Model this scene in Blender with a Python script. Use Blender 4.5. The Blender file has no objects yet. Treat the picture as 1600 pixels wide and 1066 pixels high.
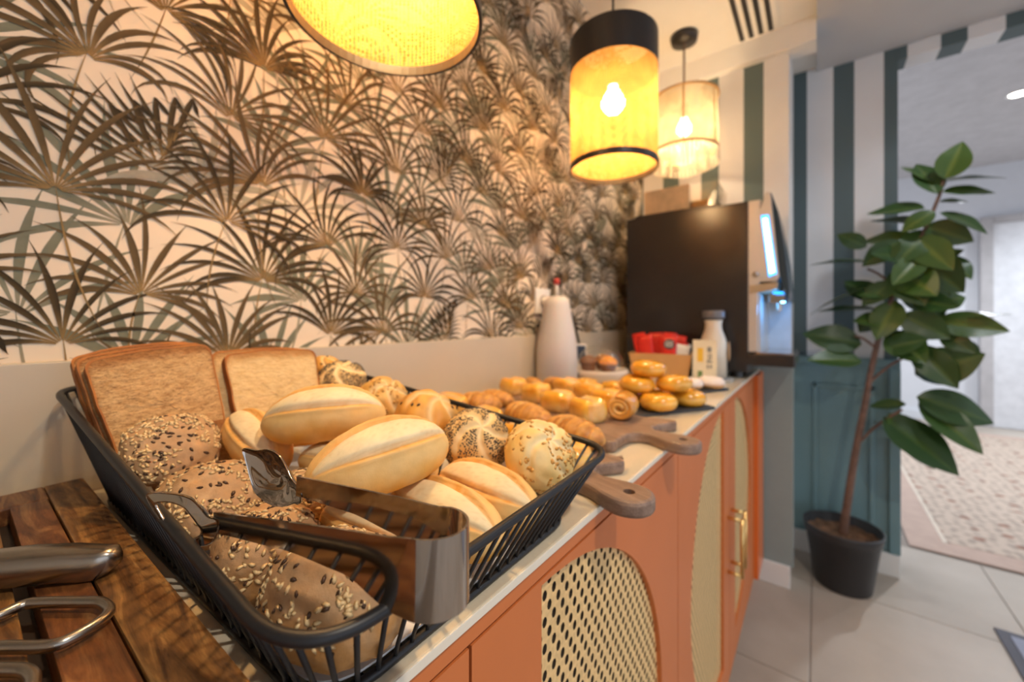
import bpy, bmesh, math, random
from math import sin, cos, pi, radians, sqrt, exp, atan2
from mathutils import Vector, Matrix, Euler, noise

SC = bpy.context.scene
COL = SC.collection

# ------------------------------------------------------------------ camera
FPX, CX, HY = 617.0, 800.0, 500.0          # focal length, centre column, horizon row in the 1600x1066 frame
TH = math.atan2(476.0, FPX)                # camera turned left of the counter direction
CAMZ = 1.107
cam_d = bpy.data.cameras.new('camera')
cam = bpy.data.objects.new('camera', cam_d); COL.objects.link(cam)
cam.location = (0, 0, CAMZ); cam.rotation_euler = (pi/2, 0, TH)
cam_d.sensor_width = 36.0; cam_d.lens = FPX/1600*36.0
cam_d.shift_y = -(533.0-HY)/1600.0
cam_d.clip_start = 0.01
cam_d.dof.use_dof = True; cam_d.dof.focus_distance = 0.27; cam_d.dof.aperture_fstop = 4.3
SC.camera = cam

# ------------------------------------------------------------------ light
SC.view_settings.view_transform = 'Standard'; SC.view_settings.look = 'None'
SC.view_settings.exposure = 0.78; SC.view_settings.gamma = 1.0
SC.view_settings.use_curve_mapping = False
W = bpy.data.worlds.new('daylight'); SC.world = W; W.use_nodes = True
bg = W.node_tree.nodes['Background']
bg.inputs['Color'].default_value = (0.80, 0.87, 1.0, 1); bg.inputs['Strength'].default_value = 0.74

def lamp_light(name, kind, loc, power, color, size=0.03, rot=(0, 0, 0), spot=None):
    d = bpy.data.lights.new(name, kind); d.energy = power; d.color = color
    if kind == 'AREA':
        d.shape = 'RECTANGLE'; d.size, d.size_y = size
    else:
        d.shadow_soft_size = size
    if spot: d.spot_size = spot; d.spot_blend = 0.6
    o = bpy.data.objects.new(name, d); COL.objects.link(o); o.location = loc; o.rotation_euler = rot
    return o
WARM = (1.0, 0.63, 0.28)

# ------------------------------------------------------------------ pixel rays
FW = Vector((-sin(TH), cos(TH), 0)); RT = Vector((cos(TH), sin(TH), 0))
def ray(px, py):
    a = (px-CX)/FPX
    return FW + RT*a + Vector((0, 0, (HY-py)/FPX))
CP = Vector((0, 0, CAMZ))
def atz(px, py, z): d = ray(px, py); return CP + d*((z-CAMZ)/d.z)
def atX(px, py, X): d = ray(px, py); return CP + d*(X/d.x)
def atY(px, py, Y): d = ray(px, py); return CP + d*(Y/d.y)
def att(px, py, t): return CP + ray(px, py)*t

# ------------------------------------------------------------------ object helpers
def props(o, label=None, cat=None, group=None, kind=None):
    if label: o['label'] = label
    if cat: o['category'] = cat
    if group: o['group'] = group
    if kind: o['kind'] = kind
    return o
def thing(name, label, cat, loc=(0, 0, 0), rot=(0, 0, 0), group=None):
    o = bpy.data.objects.new(name, None); COL.objects.link(o)
    o.location = loc; o.rotation_euler = rot; o.empty_display_size = 0.02
    return props(o, label, cat, group)
def mk(name, data, m, parent=None, loc=(0, 0, 0), rot=(0, 0, 0), smooth=False):
    """data: (verts, faces) or (verts, faces, colours) or a mesh"""
    if isinstance(data, bpy.types.Mesh): me = data
    else:
        me = bpy.data.meshes.new(name)
        me.from_pydata([tuple(v) for v in data[0]], [], data[1]); me.update()
        if len(data) > 2 and data[2] is not None:
            at = me.color_attributes.new('Col', 'FLOAT_COLOR', 'POINT')
            at.data.foreach_set('color', [c for v in data[2] for c in (v[0], v[1], v[2], 1.0)])
        if smooth: me.polygons.foreach_set('use_smooth', [True]*len(me.polygons))
        me.update()
    if m is not None:
        if not me.materials:
            for q in (m if isinstance(m, (list, tuple)) else [m]): me.materials.append(q)
    o = bpy.data.objects.new(name, me); COL.objects.link(o)
    o.parent = parent; o.location = loc; o.rotation_euler = rot
    return o
def struct(name, data, m, smooth=False, loc=(0,0,0), rot=(0,0,0), label=None):
    o = mk(name, data, m, None, loc, rot, smooth); o['kind'] = 'structure'
    if label: o['label'] = label
    return o
def join(*ds):
    V, F, C = [], [], []; hc = all(len(d) > 2 and d[2] is not None for d in ds)
    for d in ds:
        n = len(V); V += [Vector(v) for v in d[0]]; F += [[i+n for i in f] for f in d[1]]
        if hc: C += list(d[2])
    return (V, F, C) if hc else (V, F)
def xf(d, M):
    r = ([M @ Vector(v) for v in d[0]], d[1])
    return r + (d[2],) if len(d) > 2 else r
def mv(d, *v): return xf(d, Matrix.Translation(v))
def boxd(x0, x1, y0, y1, z0, z1, b=0.0):
    bm = bmesh.new(); bmesh.ops.create_cube(bm, size=1)
    for v in bm.verts:
        v.co = Vector(((x0+x1)/2+v.co.x*(x1-x0), (y0+y1)/2+v.co.y*(y1-y0), (z0+z1)/2+v.co.z*(z1-z0)))
    if b > 0: bmesh.ops.bevel(bm, geom=bm.edges[:], offset=b, segments=2, affect='EDGES', profile=0.6)
    bm.normal_update()
    bm.verts.index_update()
    r = ([v.co.copy() for v in bm.verts], [[v.index for v in f.verts] for f in bm.faces]); bm.free()
    return r
def lathe(prof, n=32, closed=False):
    """prof: list of (r, z); r==0 ends become poles"""
    V, F = [], []; rows = []
    for r, z in prof:
        if r < 1e-7: rows.append([len(V)]); V.append(Vector((0, 0, z)))
        else:
            rows.append(list(range(len(V), len(V)+n)))
            V += [Vector((r*cos(2*pi*i/n), r*sin(2*pi*i/n), z)) for i in range(n)]
    pairs = list(zip(rows, rows[1:]))
    if closed: pairs.append((rows[-1], rows[0]))
    for A, B in pairs:
        for i in range(n):
            j = (i+1) % n
            if len(A) == 1 and len(B) == 1: continue
            if len(A) == 1: F.append([A[0], B[j], B[i]])
            elif len(B) == 1: F.append([A[i], A[j], B[0]])
            else: F.append([A[i], A[j], B[j], B[i]])
    return V, F
def tube(path, r, n=8, closed=False, caps=True):
    path = [Vector(p) for p in path]; m = len(path)
    rs = r if isinstance(r, (list, tuple)) else [r]*m
    V, F = [], []; up = None
    for i, p in enumerate(path):
        if closed: t = path[(i+1) % m]-path[i-1]
        else: t = path[min(i+1, m-1)]-path[max(i-1, 0)]
        t.normalize()
        if up is None:
            up = Vector((0, 0, 1)) if abs(t.z) < 0.9 else Vector((1, 0, 0))
        up = (up - t*up.dot(t)); up.normalize(); s = t.cross(up)
        for k in range(n):
            a = 2*pi*k/n; V.append(p + (up*cos(a)+s*sin(a))*rs[i])
    for i in range(m if closed else m-1):
        for k in range(n):
            l = (k+1) % n; a, b = i*n, ((i+1) % m)*n
            F.append([a+k, a+l, b+l, b+k][::-1])
    if caps and not closed:
        F.append(list(range(n))); F.append([(m-1)*n+k for k in range(n)][::-1])
    return V, F
def prism(outline, z0, z1, b=0.0, seg=2):
    """outline: ccw list of (x, y)"""
    bm = bmesh.new(); vs = [bm.verts.new((x, y, z0)) for x, y in outline]
    f = bm.faces.new(vs); r = bmesh.ops.extrude_face_region(bm, geom=[f])
    for e in r['geom']:
        if isinstance(e, bmesh.types.BMVert): e.co.z = z1
    bmesh.ops.recalc_face_normals(bm, faces=bm.faces[:])
    if b > 0:
        ed = [e for e in bm.edges if abs(e.verts[0].co.z-e.verts[1].co.z) < 1e-9]
        bmesh.ops.bevel(bm, geom=ed, offset=b, segments=seg, affect='EDGES', profile=0.5)
    bm.verts.index_update()
    d = ([v.co.copy() for v in bm.verts], [[v.index for v in f.verts] for f in bm.faces]); bm.free()
    return d
def loop_fillet(corners, r, n=6, m=1):
    """closed 3D polyline with rounded corners; m points inserted on every edge (even spacing)"""
    out = []; k = len(corners); cs = [Vector(c) for c in corners]
    arcs = []
    for i in range(k):
        p, a, b = cs[i], cs[i-1], cs[(i+1) % k]
        u = (a-p).normalized(); w = (b-p).normalized()
        A, B = p+u*r, p+w*r
        arcs.append([A*(1-s)**2+p*2*s*(1-s)+B*s*s for s in [q/n for q in range(n+1)]])
    ms = m if isinstance(m, (list, tuple)) else [m]*k
    for i in range(k):
        out += arcs[i]; A, B = arcs[i][-1], arcs[(i+1) % k][0]
        for q in range(1, ms[i]+1): out.append(A.lerp(B, q/(ms[i]+1)))
    return out
def sub(path, n=8, closed=False):
    """catmull-rom subdivision"""
    P = [Vector(p) for p in path]; m = len(P); out = []
    for i in range(m if closed else m-1):
        if closed: a, b, c, d = P[i-1], P[i], P[(i+1) % m], P[(i+2) % m]
        else: a, b, c, d = P[max(i-1, 0)], P[i], P[i+1], P[min(i+2, m-1)]
        for q in range(n):
            t = q/n
            out.append(0.5*((2*b)+(c-a)*t+(2*a-5*b+4*c-d)*t*t+(3*b-3*c+d-a)*t**3))
    if not closed: out.append(P[-1].copy())
    return out
def copy_tree(o, parent=None):
    c = o.copy(); COL.objects.link(c); c.parent = parent
    for ch in list(o.children): copy_tree(ch, c)
    return c
def ns(p, s=1.0, seed=0.0): return noise.noise(Vector((p[0]*s+seed, p[1]*s+seed*1.7, p[2]*s-seed)))
def lerp(a, b, t): return a+(b-a)*t
def mixc(a, b, t): t = max(0, min(1, t)); return tuple(x+(y-x)*t for x, y in zip(a, b))
def sstep(a, b, x):
    t = max(0, min(1, (x-a)/(b-a))); return t*t*(3-2*t)

# ------------------------------------------------------------------ materials
class NT:
    def __init__(s, name):
        s.m = bpy.data.materials.new(name); s.m.use_nodes = True; s.t = s.m.node_tree
        s.b = s.t.nodes['Principled BSDF']; s.o = s.t.nodes['Material Output']
    def n(s, kind, **kw):
        q = s.t.nodes.new(kind)
        for k, v in kw.items():
            if k in q.inputs: q.inputs[k].default_value = v
            else: setattr(q, k, v)
        return q
    def l(s, a, b): s.t.links.new(a, b)
    def coord(s, which='Object', scale=(1, 1, 1), rot=(0, 0, 0)):
        c = s.n('ShaderNodeTexCoord'); mp = s.n('ShaderNodeMapping')
        mp.inputs['Scale'].default_value = scale; mp.inputs['Rotation'].default_value = rot
        s.l(c.outputs[which], mp.inputs['Vector']); return mp.outputs['Vector']
    def ramp(s, fac, stops, interp='LINEAR'):
        r = s.n('ShaderNodeValToRGB'); r.color_ramp.interpolation = interp
        e = r.color_ramp.elements
        while len(e) < len(stops): e.new(0.5)
        for q, (p, c) in zip(e, stops): q.position = p; q.color = (c[0], c[1], c[2], 1) if len(c) > 2 else (c[0],)*3+(1,)
        s.l(fac, r.inputs['Fac']); return r.outputs['Color']
    def mix(s, fac, a, b, mode='MIX'):
        q = s.n('ShaderNodeMix'); q.data_type = 'RGBA'; q.blend_type = mode
        for v, i in ((fac, 0), (a, 6), (b, 7)):
            if hasattr(v, 'is_linked'): s.l(v, q.inputs[i])
            else: q.inputs[i].default_value = v if i == 0 else (v[0], v[1], v[2], 1)
        return q.outputs[2]
    def math(s, op, a, b=0.0, c=None):
        q = s.n('ShaderNodeMath', operation=op)
        for i, v in enumerate((a, b, c)):
            if v is None: continue
            if hasattr(v, 'is_linked'): s.l(v, q.inputs[i])
            else: q.inputs[i].default_value = v
        return q.outputs[0]
    def noise(s, vec, scale, detail=3, rough=0.55):
        q = s.n('ShaderNodeTexNoise', Scale=scale, Detail=detail, Roughness=rough); s.l(vec, q.inputs['Vector']); return q.outputs['Fac']
    def bump(s, h, strength=0.3, dist=0.002):
        q = s.n('ShaderNodeBump', Strength=strength, Distance=dist); s.l(h, q.inputs['Height']); s.l(q.outputs['Normal'], s.b.inputs['Normal'])
    def base(s, c):
        if hasattr(c, 'is_linked'): s.l(c, s.b.inputs['Base Color'])
        else: s.b.inputs['Base Color'].default_value = (c[0], c[1], c[2], 1)
    def set(s, **kw):
        for k, v in kw.items(): s.b.inputs[k.replace('_', ' ')].default_value = v
def flat(name, c, rough=0.5, metal=0.0, var=0.08, scale=12, bump=0.0, bscale=200, **kw):
    n = NT(name); v = n.coord()
    f = n.noise(v, scale)
    n.base(n.ramp(f, [(0.3, tuple(x*(1-var) for x in c)), (0.7, tuple(min(1, x*(1+var)) for x in c))]))
    n.set(Roughness=rough, Metallic=metal, **kw)
    if bump: n.bump(n.noise(v, bscale, 4), bump, 0.001)
    return n.m
def vcol(name, rough=0.5, var=0.12, scale=60, bump=0.4, bscale=120, bdist=0.0012, **kw):
    n = NT(name); a = n.n('ShaderNodeVertexColor', layer_name='Col'); v = n.coord()
    f = n.noise(v, scale, 4)
    g = n.ramp(f, [(0.25, (1-var,)*3), (0.75, (1+var,)*3)])
    n.base(n.mix(1.0, a.outputs['Color'], g, 'MULTIPLY')); n.set(Roughness=rough, **kw)
    if bump: n.bump(n.noise(v, bscale, 5, 0.65), bump, bdist)
    return n.m
def glassm(name, c=(1, 1, 1), rough=0.0, ior=1.45, alpha=None):
    n = NT(name); n.base(c); n.set(Roughness=rough, IOR=ior, Transmission_Weight=1.0)
    return n.m
def thinglass(name, c=(1, 1, 1)):
    n = NT(name); tp = n.n('ShaderNodeBsdfTransparent'); tp.inputs['Color'].default_value = (*c, 1)
    gl = n.n('ShaderNodeBsdfGlossy', Roughness=0.03); lw = n.n('ShaderNodeLayerWeight', Blend=0.5); mx = n.n('ShaderNodeMixShader')
    f = n.math('ADD', n.math('MULTIPLY', n.math('POWER', lw.outputs['Facing'], 3.0), 0.55), 0.05)
    n.l(f, mx.inputs[0]); n.l(tp.outputs[0], mx.inputs[1]); n.l(gl.outputs[0], mx.inputs[2]); n.l(mx.outputs[0], n.o.inputs['Surface']); return n.m
def emit(name, c, s):
    n = NT(name); n.base(c); n.b.inputs['Emission Color'].default_value = (*c, 1); n.b.inputs['Emission Strength'].default_value = s
    return n.m

M = {}
M['plaster'] = flat('warm_white_plaster', (0.80, 0.76, 0.70), 0.8, var=0.02, bump=0.05)
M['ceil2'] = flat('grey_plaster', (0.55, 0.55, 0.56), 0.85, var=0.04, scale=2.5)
M['splash'] = flat('putty_backsplash', (0.55, 0.47, 0.35), 0.28, var=0.02)
M['counter'] = flat('pale_quartz', (0.66, 0.575, 0.43), 0.12, var=0.03, scale=300)
M['counteredge'] = flat('pale_quartz_edge', (0.82, 0.74, 0.60), 0.3, var=0.02)
M['orange'] = flat('terracotta_lacquer', (0.62, 0.175, 0.045), 0.45, var=0.02)
M['orange_lit'] = flat('terracotta_lacquer_lit', (0.75, 0.17, 0.03), 0.3, var=0.02)  # terracotta again, brighter: stronger light on the end panel put into the colour
M['darkin'] = flat('dark_cabinet_inside', (0.05, 0.035, 0.025), 0.8)
M['cane'] = flat('cane_weave', (0.82, 0.55, 0.24), 0.5, var=0.12, scale=150, bump=0.3, bscale=500)
M['brass'] = flat('brushed_gold', (0.80, 0.55, 0.22), 0.3, metal=1.0, var=0.03)
M['blackwire'] = flat('black_coated_wire', (0.010, 0.010, 0.012), 0.42, var=0.1)
M['steel'] = flat('polished_steel', (0.48, 0.43, 0.38), 0.09, metal=1.0, var=0.02)
M['satin'] = flat('satin_steel', (0.40, 0.36, 0.31), 0.27, metal=1.0, var=0.04, scale=60)
M['blacksat'] = flat('black_satin', (0.022, 0.019, 0.018), 0.35, var=0.1)
M['machine'] = flat('machine_black', (0.030, 0.024, 0.022), 0.22, var=0.06)
M['alu'] = flat('silver_plastic', (0.62, 0.58, 0.54), 0.35, metal=0.35, var=0.02)
M['slate'] = flat('slate', (0.035, 0.037, 0.042), 0.55, var=0.2, scale=40, bump=0.3, bscale=80)
M['white'] = flat('white_satin', (0.80, 0.78, 0.74), 0.4, var=0.02)
M['ceramic'] = flat('beige_ceramic', (0.70, 0.60, 0.50), 0.25, var=0.03)
M['teal'] = flat('teal_paint', (0.16, 0.27, 0.29), 0.45, var=0.03)
M['tealgrey'] = flat('sage_grey_paint', (0.27, 0.33, 0.32), 0.45, var=0.03)
M['liner'] = flat('white_paper_liner', (0.78, 0.76, 0.73), 0.4, var=0.05)

# ================================================================== THE ROOM
XW, XF, ZC = -0.708, -0.192, 0.90            # wallpaper plane, counter front, counter top
YE, YR = 2.0, 2.38                           # striped wall behind the coffee machine, striped wall behind the plant
CEIL = 2.31

def stripe_mat(name, off, light, dark, per=0.173, wid=0.43):
    n = NT(name); c = n.n('ShaderNodeTexCoord'); sp = n.n('ShaderNodeSeparateXYZ'); n.l(c.outputs['Object'], sp.inputs[0])
    ph = n.math('FRACT', n.math('MULTIPLY', n.math('ADD', sp.outputs['X'], -off+per*40), 1/per))
    st = n.math('LESS_THAN', ph, wid)
    f = n.noise(c.outputs['Object'], 6, 3)
    v = n.ramp(f, [(0.3, (0.97,)*3), (0.7, (1.03,)*3)])
    n.base(n.mix(1.0, n.mix(st, light, dark), v, 'MULTIPLY')); n.set(Roughness=0.6)
    return n.m
# the wallpapered wall: cream paper, pattern printed as flat blades of ink
M['paper'] = flat('cream_wallpaper', (0.80, 0.665, 0.50), 0.6, var=0.02, scale=3, Specular_IOR_Level=0.25)
wall_left = struct('wall_left', boxd(XW-0.1, XW, -1.3, YE+0.02, 0, CEIL+0.02), M['paper'])
M['ink'] = vcol('wallpaper_ink', rough=0.7, var=0.10, scale=90, bump=0, Specular_IOR_Level=0.15)

def palm_print():
    rng = random.Random(11); V, F, C = [], [], []
    X0 = XW+0.0003
    bc_ = [0]
    def ink(bx, bz, ang, L, w, bendy, cols, lvl, blunt=False, n=10):
        """one blade: leaves its base at ang and curves by bendy along its length"""
        x, z, a = bx, bz, ang; k = len(V); bc_[0] = (bc_[0]+1) % 41; lvl = lvl+bc_[0]*0.000004
        for i in range(n+1):
            s = i/n
            if blunt: ww = w*(0.35+0.65*sstep(0, 0.55, s))*(1 if s < 0.9 else 0.75 if s < 1 else 0.45)
            else: ww = w*(0.14+0.86*sin(pi*min(1.0, s)**0.95)**1.3)*(1-s**5) + 0.0002
            nx, nz = -sin(a)*ww/2, cos(a)*ww/2
            V.append((X0+lvl, x+nx, z+nz)); V.append((X0+lvl, x-nx, z-nz))
            c = mixc(cols[0], cols[1], sstep(0.0, 0.30, s)); c = mixc(c, cols[2], sstep(0.6, 1.0, s))
            C.append(mixc(c, cols[0], 0.22)); C.append(c)
            x += cos(a)*L/n; z += sin(a)*L/n; a += bendy*(0.5+1.0*s)/n
        for i in range(n): F.append([k+2*i, k+2*i+1, k+2*i+3, k+2*i+2])
    umber = [(0.27, 0.17, 0.066), (0.036, 0.026, 0.014), (0.052, 0.037, 0.020)]
    umber2 = [(0.29, 0.185, 0.075), (0.095, 0.062, 0.029), (0.125, 0.083, 0.040)]
    sage = [(0.30, 0.265, 0.18), (0.185, 0.185, 0.125), (0.235, 0.225, 0.155)]
    sage2 = [(0.46, 0.39, 0.29), (0.37, 0.335, 0.245), (0.42, 0.37, 0.28)]
    def fan(bx, bz, R, lean, pal, lvl, nb, w, spread, curl, sh=1.0):
        for i in range(nb):
            u = (i+0.5)/nb*2-1 + rng.uniform(-0.3, 0.3)/nb
            a = pi/2+lean-u*spread
            L = R*(1.08-0.22*abs(u)**1.5)*rng.uniform(0.82, 1.12)
            b = (-1 if u > 0 else 1)*curl*(0.25+0.95*abs(u))*rng.uniform(0.75, 1.25)    # every blade arches over to its own side
            ink(bx+u*0.006, bz-abs(u)*0.006, a, L, w*rng.uniform(0.75, 1.15), b, pal, lvl)
        ink(bx, bz+0.003, -pi/2+rng.uniform(-.4, .4), R*rng.uniform(0.9, 1.6), w*0.30, rng.uniform(-.9, .9), [pal[0], pal[0], pal[1]], lvl-0.00001)
    def comb(bx, bz, R, lean, pal, lvl, w):
        """feathered frond: sheaf of long blades to one side, arched ones to the other, a hand of blunt fingers on top"""
        for i in range(9):
            ink(bx+0.004*i-0.01, bz+0.005*i, pi/2+lean+1.15-0.085*i, R*(1.5-0.05*i), w, -0.25, pal, lvl)
        for i in range(8):
            ink(bx+0.003*i, bz+0.006*i, pi/2+lean-0.15-0.14*(7-i), R*(0.95-0.03*i), w*0.9, -1.7, pal, lvl)
        for i in range(5):
            b = pi/2+lean+0.42-0.20*i; Lf = R*(0.98-0.03*i)
            ink(bx+0.006*i, bz+0.012*i, b, Lf, w*1.35, -0.10, [pal[0], pal[1], pal[1]], lvl+0.000002, True)
            tx, tz = bx+0.006*i+cos(b-0.05)*Lf*0.99, bz+0.012*i+sin(b-0.05)*Lf*0.99
            ink(tx, tz, b-2.7, Lf*0.36, w*1.1, 0.3, [pal[1]]*3, lvl+0.000002)
    rows = []; z = CEIL+0.02; r = 0
    while z > 0.97:
        y = -0.85+(0.07 if r % 2 else 0)
        while y < YE+0.06:
            rows.append((y+rng.uniform(-.022, .022), z+rng.uniform(-.018, .018), r)); y += 0.150
        z -= 0.090; r += 1
    lv = 0
    for (y, z, r) in rows:
        lv = (lv+1) % 5
        if rng.random() < 0.62:
            fan(y+0.06, z-0.03, rng.uniform(0.10, 0.15), rng.uniform(-.7, .7), sage if rng.random() < .6 else sage2, lv*0.0001, rng.randint(8, 11), rng.uniform(.008, .012), rng.uniform(1.1, 1.7), rng.uniform(.5, 1.3))
    lv = 0
    for (y, z, r) in rows:
        lv = (lv+1) % 9; lvl = 0.0006+lv*0.00011
        q = rng.random()
        if q < 0.14: comb(y, z-0.02, rng.uniform(0.075, 0.095), rng.uniform(-.25, .25), umber, lvl, 0.0050)
        else: fan(y, z, rng.uniform(0.105, 0.15), rng.uniform(-.55, .55), umber if rng.random() < .6 else umber2, lvl, rng.randint(12, 15), rng.uniform(.0052, .0080), rng.uniform(1.2, 1.75), rng.uniform(1.1, 2.2))
    for i, v in enumerate(V):                                   # keep the print on the wall
        V[i] = (v[0], min(max(v[1], -1.29), YE-0.001), min(max(v[2], 1.02), CEIL-0.001))
    return V, F, C
lp = mk('leaf_print', palm_print(), M['ink'], wall_left); lp['kind'] = 'stuff'

# striped walls
LIGHT, DARK = (0.78, 0.74, 0.70), (0.125, 0.165, 0.150)
M['stripe1'] = stripe_mat('striped_paper', atY(1162, 300, YE).x, LIGHT, DARK)
M['stripe2'] = stripe_mat('striped_paper_cool_lit', atY(1302, 300, YR).x, (0.72, 0.73, 0.75), (0.085, 0.125, 0.135))  # same stripes, darker and bluer: the cooler light here is put into the colours
XP = atY(1233, 300, YE).x                       # free end of the wall behind the machine
XO = atY(1403, 700, YR).x                       # jamb of the opening
struct('wall_far', boxd(XW-0.1, XP, YE, YR+0.1, 0, CEIL), M['stripe1'])
struct('wall_recess', boxd(XP-0.02, XO, YR, YR+0.1, 0, CEIL), M['stripe2'])
struct('wall_header', boxd(XO-0.001, 3.2, YR, YR+0.1, 2.235, CEIL), M['stripe2'])
struct('wall_light_block', boxd(XW-0.1, 1.3, -1.4, -1.3, 0, CEIL), M['plaster'])  # unseen wall added to keep sky light off the left end
struct('ceiling', boxd(XW-0.1, 0.0, -1.3, YE+0.4, CEIL, CEIL+0.06), M['plaster'])
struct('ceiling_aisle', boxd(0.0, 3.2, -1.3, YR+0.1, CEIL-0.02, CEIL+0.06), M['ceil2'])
struct('trim_1', boxd(XW, 0.0, YE-0.035, YE+0.06, 2.215, CEIL), M['plaster'], label='plain white band above the striped wall')
struct('trim_2', boxd(XW, XP+0.016, YE-0.016, YE, 0.09, 0.935, 0.003), M['tealgrey'], label='sage grey painted dado on the wall end beside the cabinets')
struct('baseboard_far', boxd(XW, XP+0.004, YE-0.024, YE, 0, 0.092, 0.003), M['white'])
tr = struct('trim_3', boxd(XP+0.002, XO, YR-0.014, YR, 0.095, 0.90, 0.003), M['teal'], label='teal panelled dado in the recess behind the plant')
mk('cap_rail', boxd(XP+0.002, XO+0.006, YR-0.028, YR, 0.90, 0.935, 0.004), M['teal'], tr)
for (x0, x1) in ((XP+0.085, XO-0.085),):
    lo = [(x0, YR-0.016, 0.19), (x1, YR-0.016, 0.19), (x1, YR-0.016, 0.80), (x0, YR-0.016, 0.80)]
    for a, b in zip(lo, lo[1:]+lo[:1]):
        if a[0] == b[0]: d = boxd(a[0]-.009, a[0]+.009, YR-0.026, YR-0.013, 0.181, 0.809, 0.004)
        else: d = boxd(x0-.009, x1+.009, YR-0.026, YR-0.013, a[2]-.009, a[2]+.009, 0.004)
        mk('panel_moulding', d, M['teal'], tr)
mk('corner_post', boxd(XO-0.03, XO+0.006, YR-0.03, YR-0.001, 0.0951, 0.9, 0.003), M['teal'], tr)
struct('baseboard_recess', boxd(XP+0.002, XO+0.004, YR-0.034, YR, 0, 0.095, 0.003), M['white'])

# floor of large square tiles
def tile_mat():
    n = NT('beige_floor_tile'); oi = n.n('ShaderNodeObjectInfo'); v = n.coord()
    va = n.n('ShaderNodeVectorMath', operation='ADD'); n.l(v, va.inputs[0]); n.l(oi.outputs['Location'], va.inputs[1])
    f = n.noise(va.outputs[0], 2.2, 5, 0.6)
    n.base(n.ramp(f, [(0.3, (0.40, 0.335, 0.27)), (0.7, (0.52, 0.45, 0.375))])); n.set(Roughness=0.38)
    return n.m
M['tile'] = tile_mat()
floor = struct('floor', boxd(-1.2, 4.2, -1.3, 6.4, -0.05, -0.004), flat('grout', (0.30, 0.25, 0.21), 0.8))
TX, TY = atz(1531, 883, 0).x, 2.10
tile_me = None
for i in range(-2, 4):
    for j in range(-4, 2):
        o = mk('tile', tile_me or boxd(0.002, 0.598, 0.002, 0.598, -0.012, 0.0, 0.0015), M['tile'], floor, (TX+0.6*(i-1), TY+0.6*(j-1)+0.0, 0))
        tile_me = o.data
# the room seen through the opening
M['farwall'] = flat('cool_white_wall', (0.62, 0.63, 0.66), 0.7, var=0.02)
struct('wall_back', boxd(-0.6, 6.0, 6.3, 6.4, 0, 2.8), M['farwall'])
struct('wall_beyond', boxd(-0.7, XO-0.001, YR+0.1, YR+0.2, 0, 2.8), M['farwall'])
struct('ceiling_beyond', boxd(-0.7, 6.0, YR+0.1, 6.4, 2.72, 2.80), flat('ceiling_paint', (0.50, 0.49, 0.50), 0.8))
struct('baseboard_back', boxd(-0.6, 6.0, 6.27, 6.3, 0, 0.10, 0.004), M['farwall'])
struct('floor_beyond', boxd(-0.7, 6.0, YR+0.92, 6.4, -0.02, -0.001), M['tile'])
dx = atY(1535, 500, 6.3).x
dr = struct('door_1', boxd(dx+0.06, dx+1.0, 6.24, 6.298, 0.003, 2.10, 0.004), flat('white_door', (0.66, 0.66, 0.68), 0.5))
for d in (boxd(dx-0.03, dx+0.06, 6.22, 6.30, 0, 2.17, 0.006), boxd(dx+1.0, dx+1.09, 6.22, 6.30, 0, 2.17, 0.006), boxd(dx+0.06, dx+1.0, 6.22, 6.30, 2.10, 2.17, 0.006)):
    mk('door_frame', d, flat('door_frame_paint', (0.42, 0.40, 0.40), 0.5) if 'door_frame_paint' not in bpy.data.materials else bpy.data.materials['door_frame_paint'], dr)
def rug_mat():
    n = NT('patterned_rug'); v = n.coord('Object')
    vo = n.n('ShaderNodeTexVoronoi', Scale=7.5); vo.inputs['Randomness'].default_value = 0.25; n.l(v, vo.inputs['Vector'])
    d = n.ramp(vo.outputs['Distance'], [(0.12, (0.30, 0.15, 0.10)), (0.20, (0.55, 0.43, 0.34))])
    w = n.n('ShaderNodeTexVoronoi', Scale=21); w.inputs['Randomness'].default_value = 0.5; n.l(v, w.inputs['Vector'])
    e = n.ramp(w.outputs['Distance'], [(0.25, (0.36, 0.36, 0.38)), (0.45, (1, 1, 1))])
    n.base(n.mix(0.55, d, e, 'MULTIPLY')); n.set(Roughness=0.9); n.bump(n.noise(v, 300), 0.4, 0.003)
    return n.m
rug = thing('area_rug', 'flat woven rug with small diamond pattern on floor beyond the opening', 'rug', (0.36, 2.72, 0))
mk('border', boxd(0, 2.6, 0, 3.1, 0.0, 0.006, 0.002), flat('pinkish_rug_border', (0.50, 0.36, 0.29), 0.9, bump=0.3), rug)
mk('field', boxd(0.15, 2.45, 0.14, 2.96, 0.004, 0.0075), rug_mat(), rug)
for q in (0.135, 2.45):
    mk('border_line', boxd(q, q+0.015, 0.125, 2.975, 0.004, 0.0078), flat('cream_rug_line', (0.68, 0.58, 0.47), 0.9) if 'cream_rug_line' not in bpy.data.materials else bpy.data.materials['cream_rug_line'], rug)
mat_c = atz(1552, 982, 0)
dm = thing('entrance_mat', 'blue grey mat with dark edge on the tiled floor near the plant', 'mat', (mat_c.x, mat_c.y-0.6, 0))
mk('edge', boxd(0, 0.9, 0, 0.6, 0, 0.006, 0.002), flat('dark_mat_edge', (0.09, 0.09, 0.11), 0.7), dm)
mk('pile', boxd(0.03, 0.87, 0.03, 0.57, 0.005, 0.009, 0.002), flat('blue_grey_pile', (0.30, 0.32, 0.40), 0.9, bump=0.6, bscale=300), dm)
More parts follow.
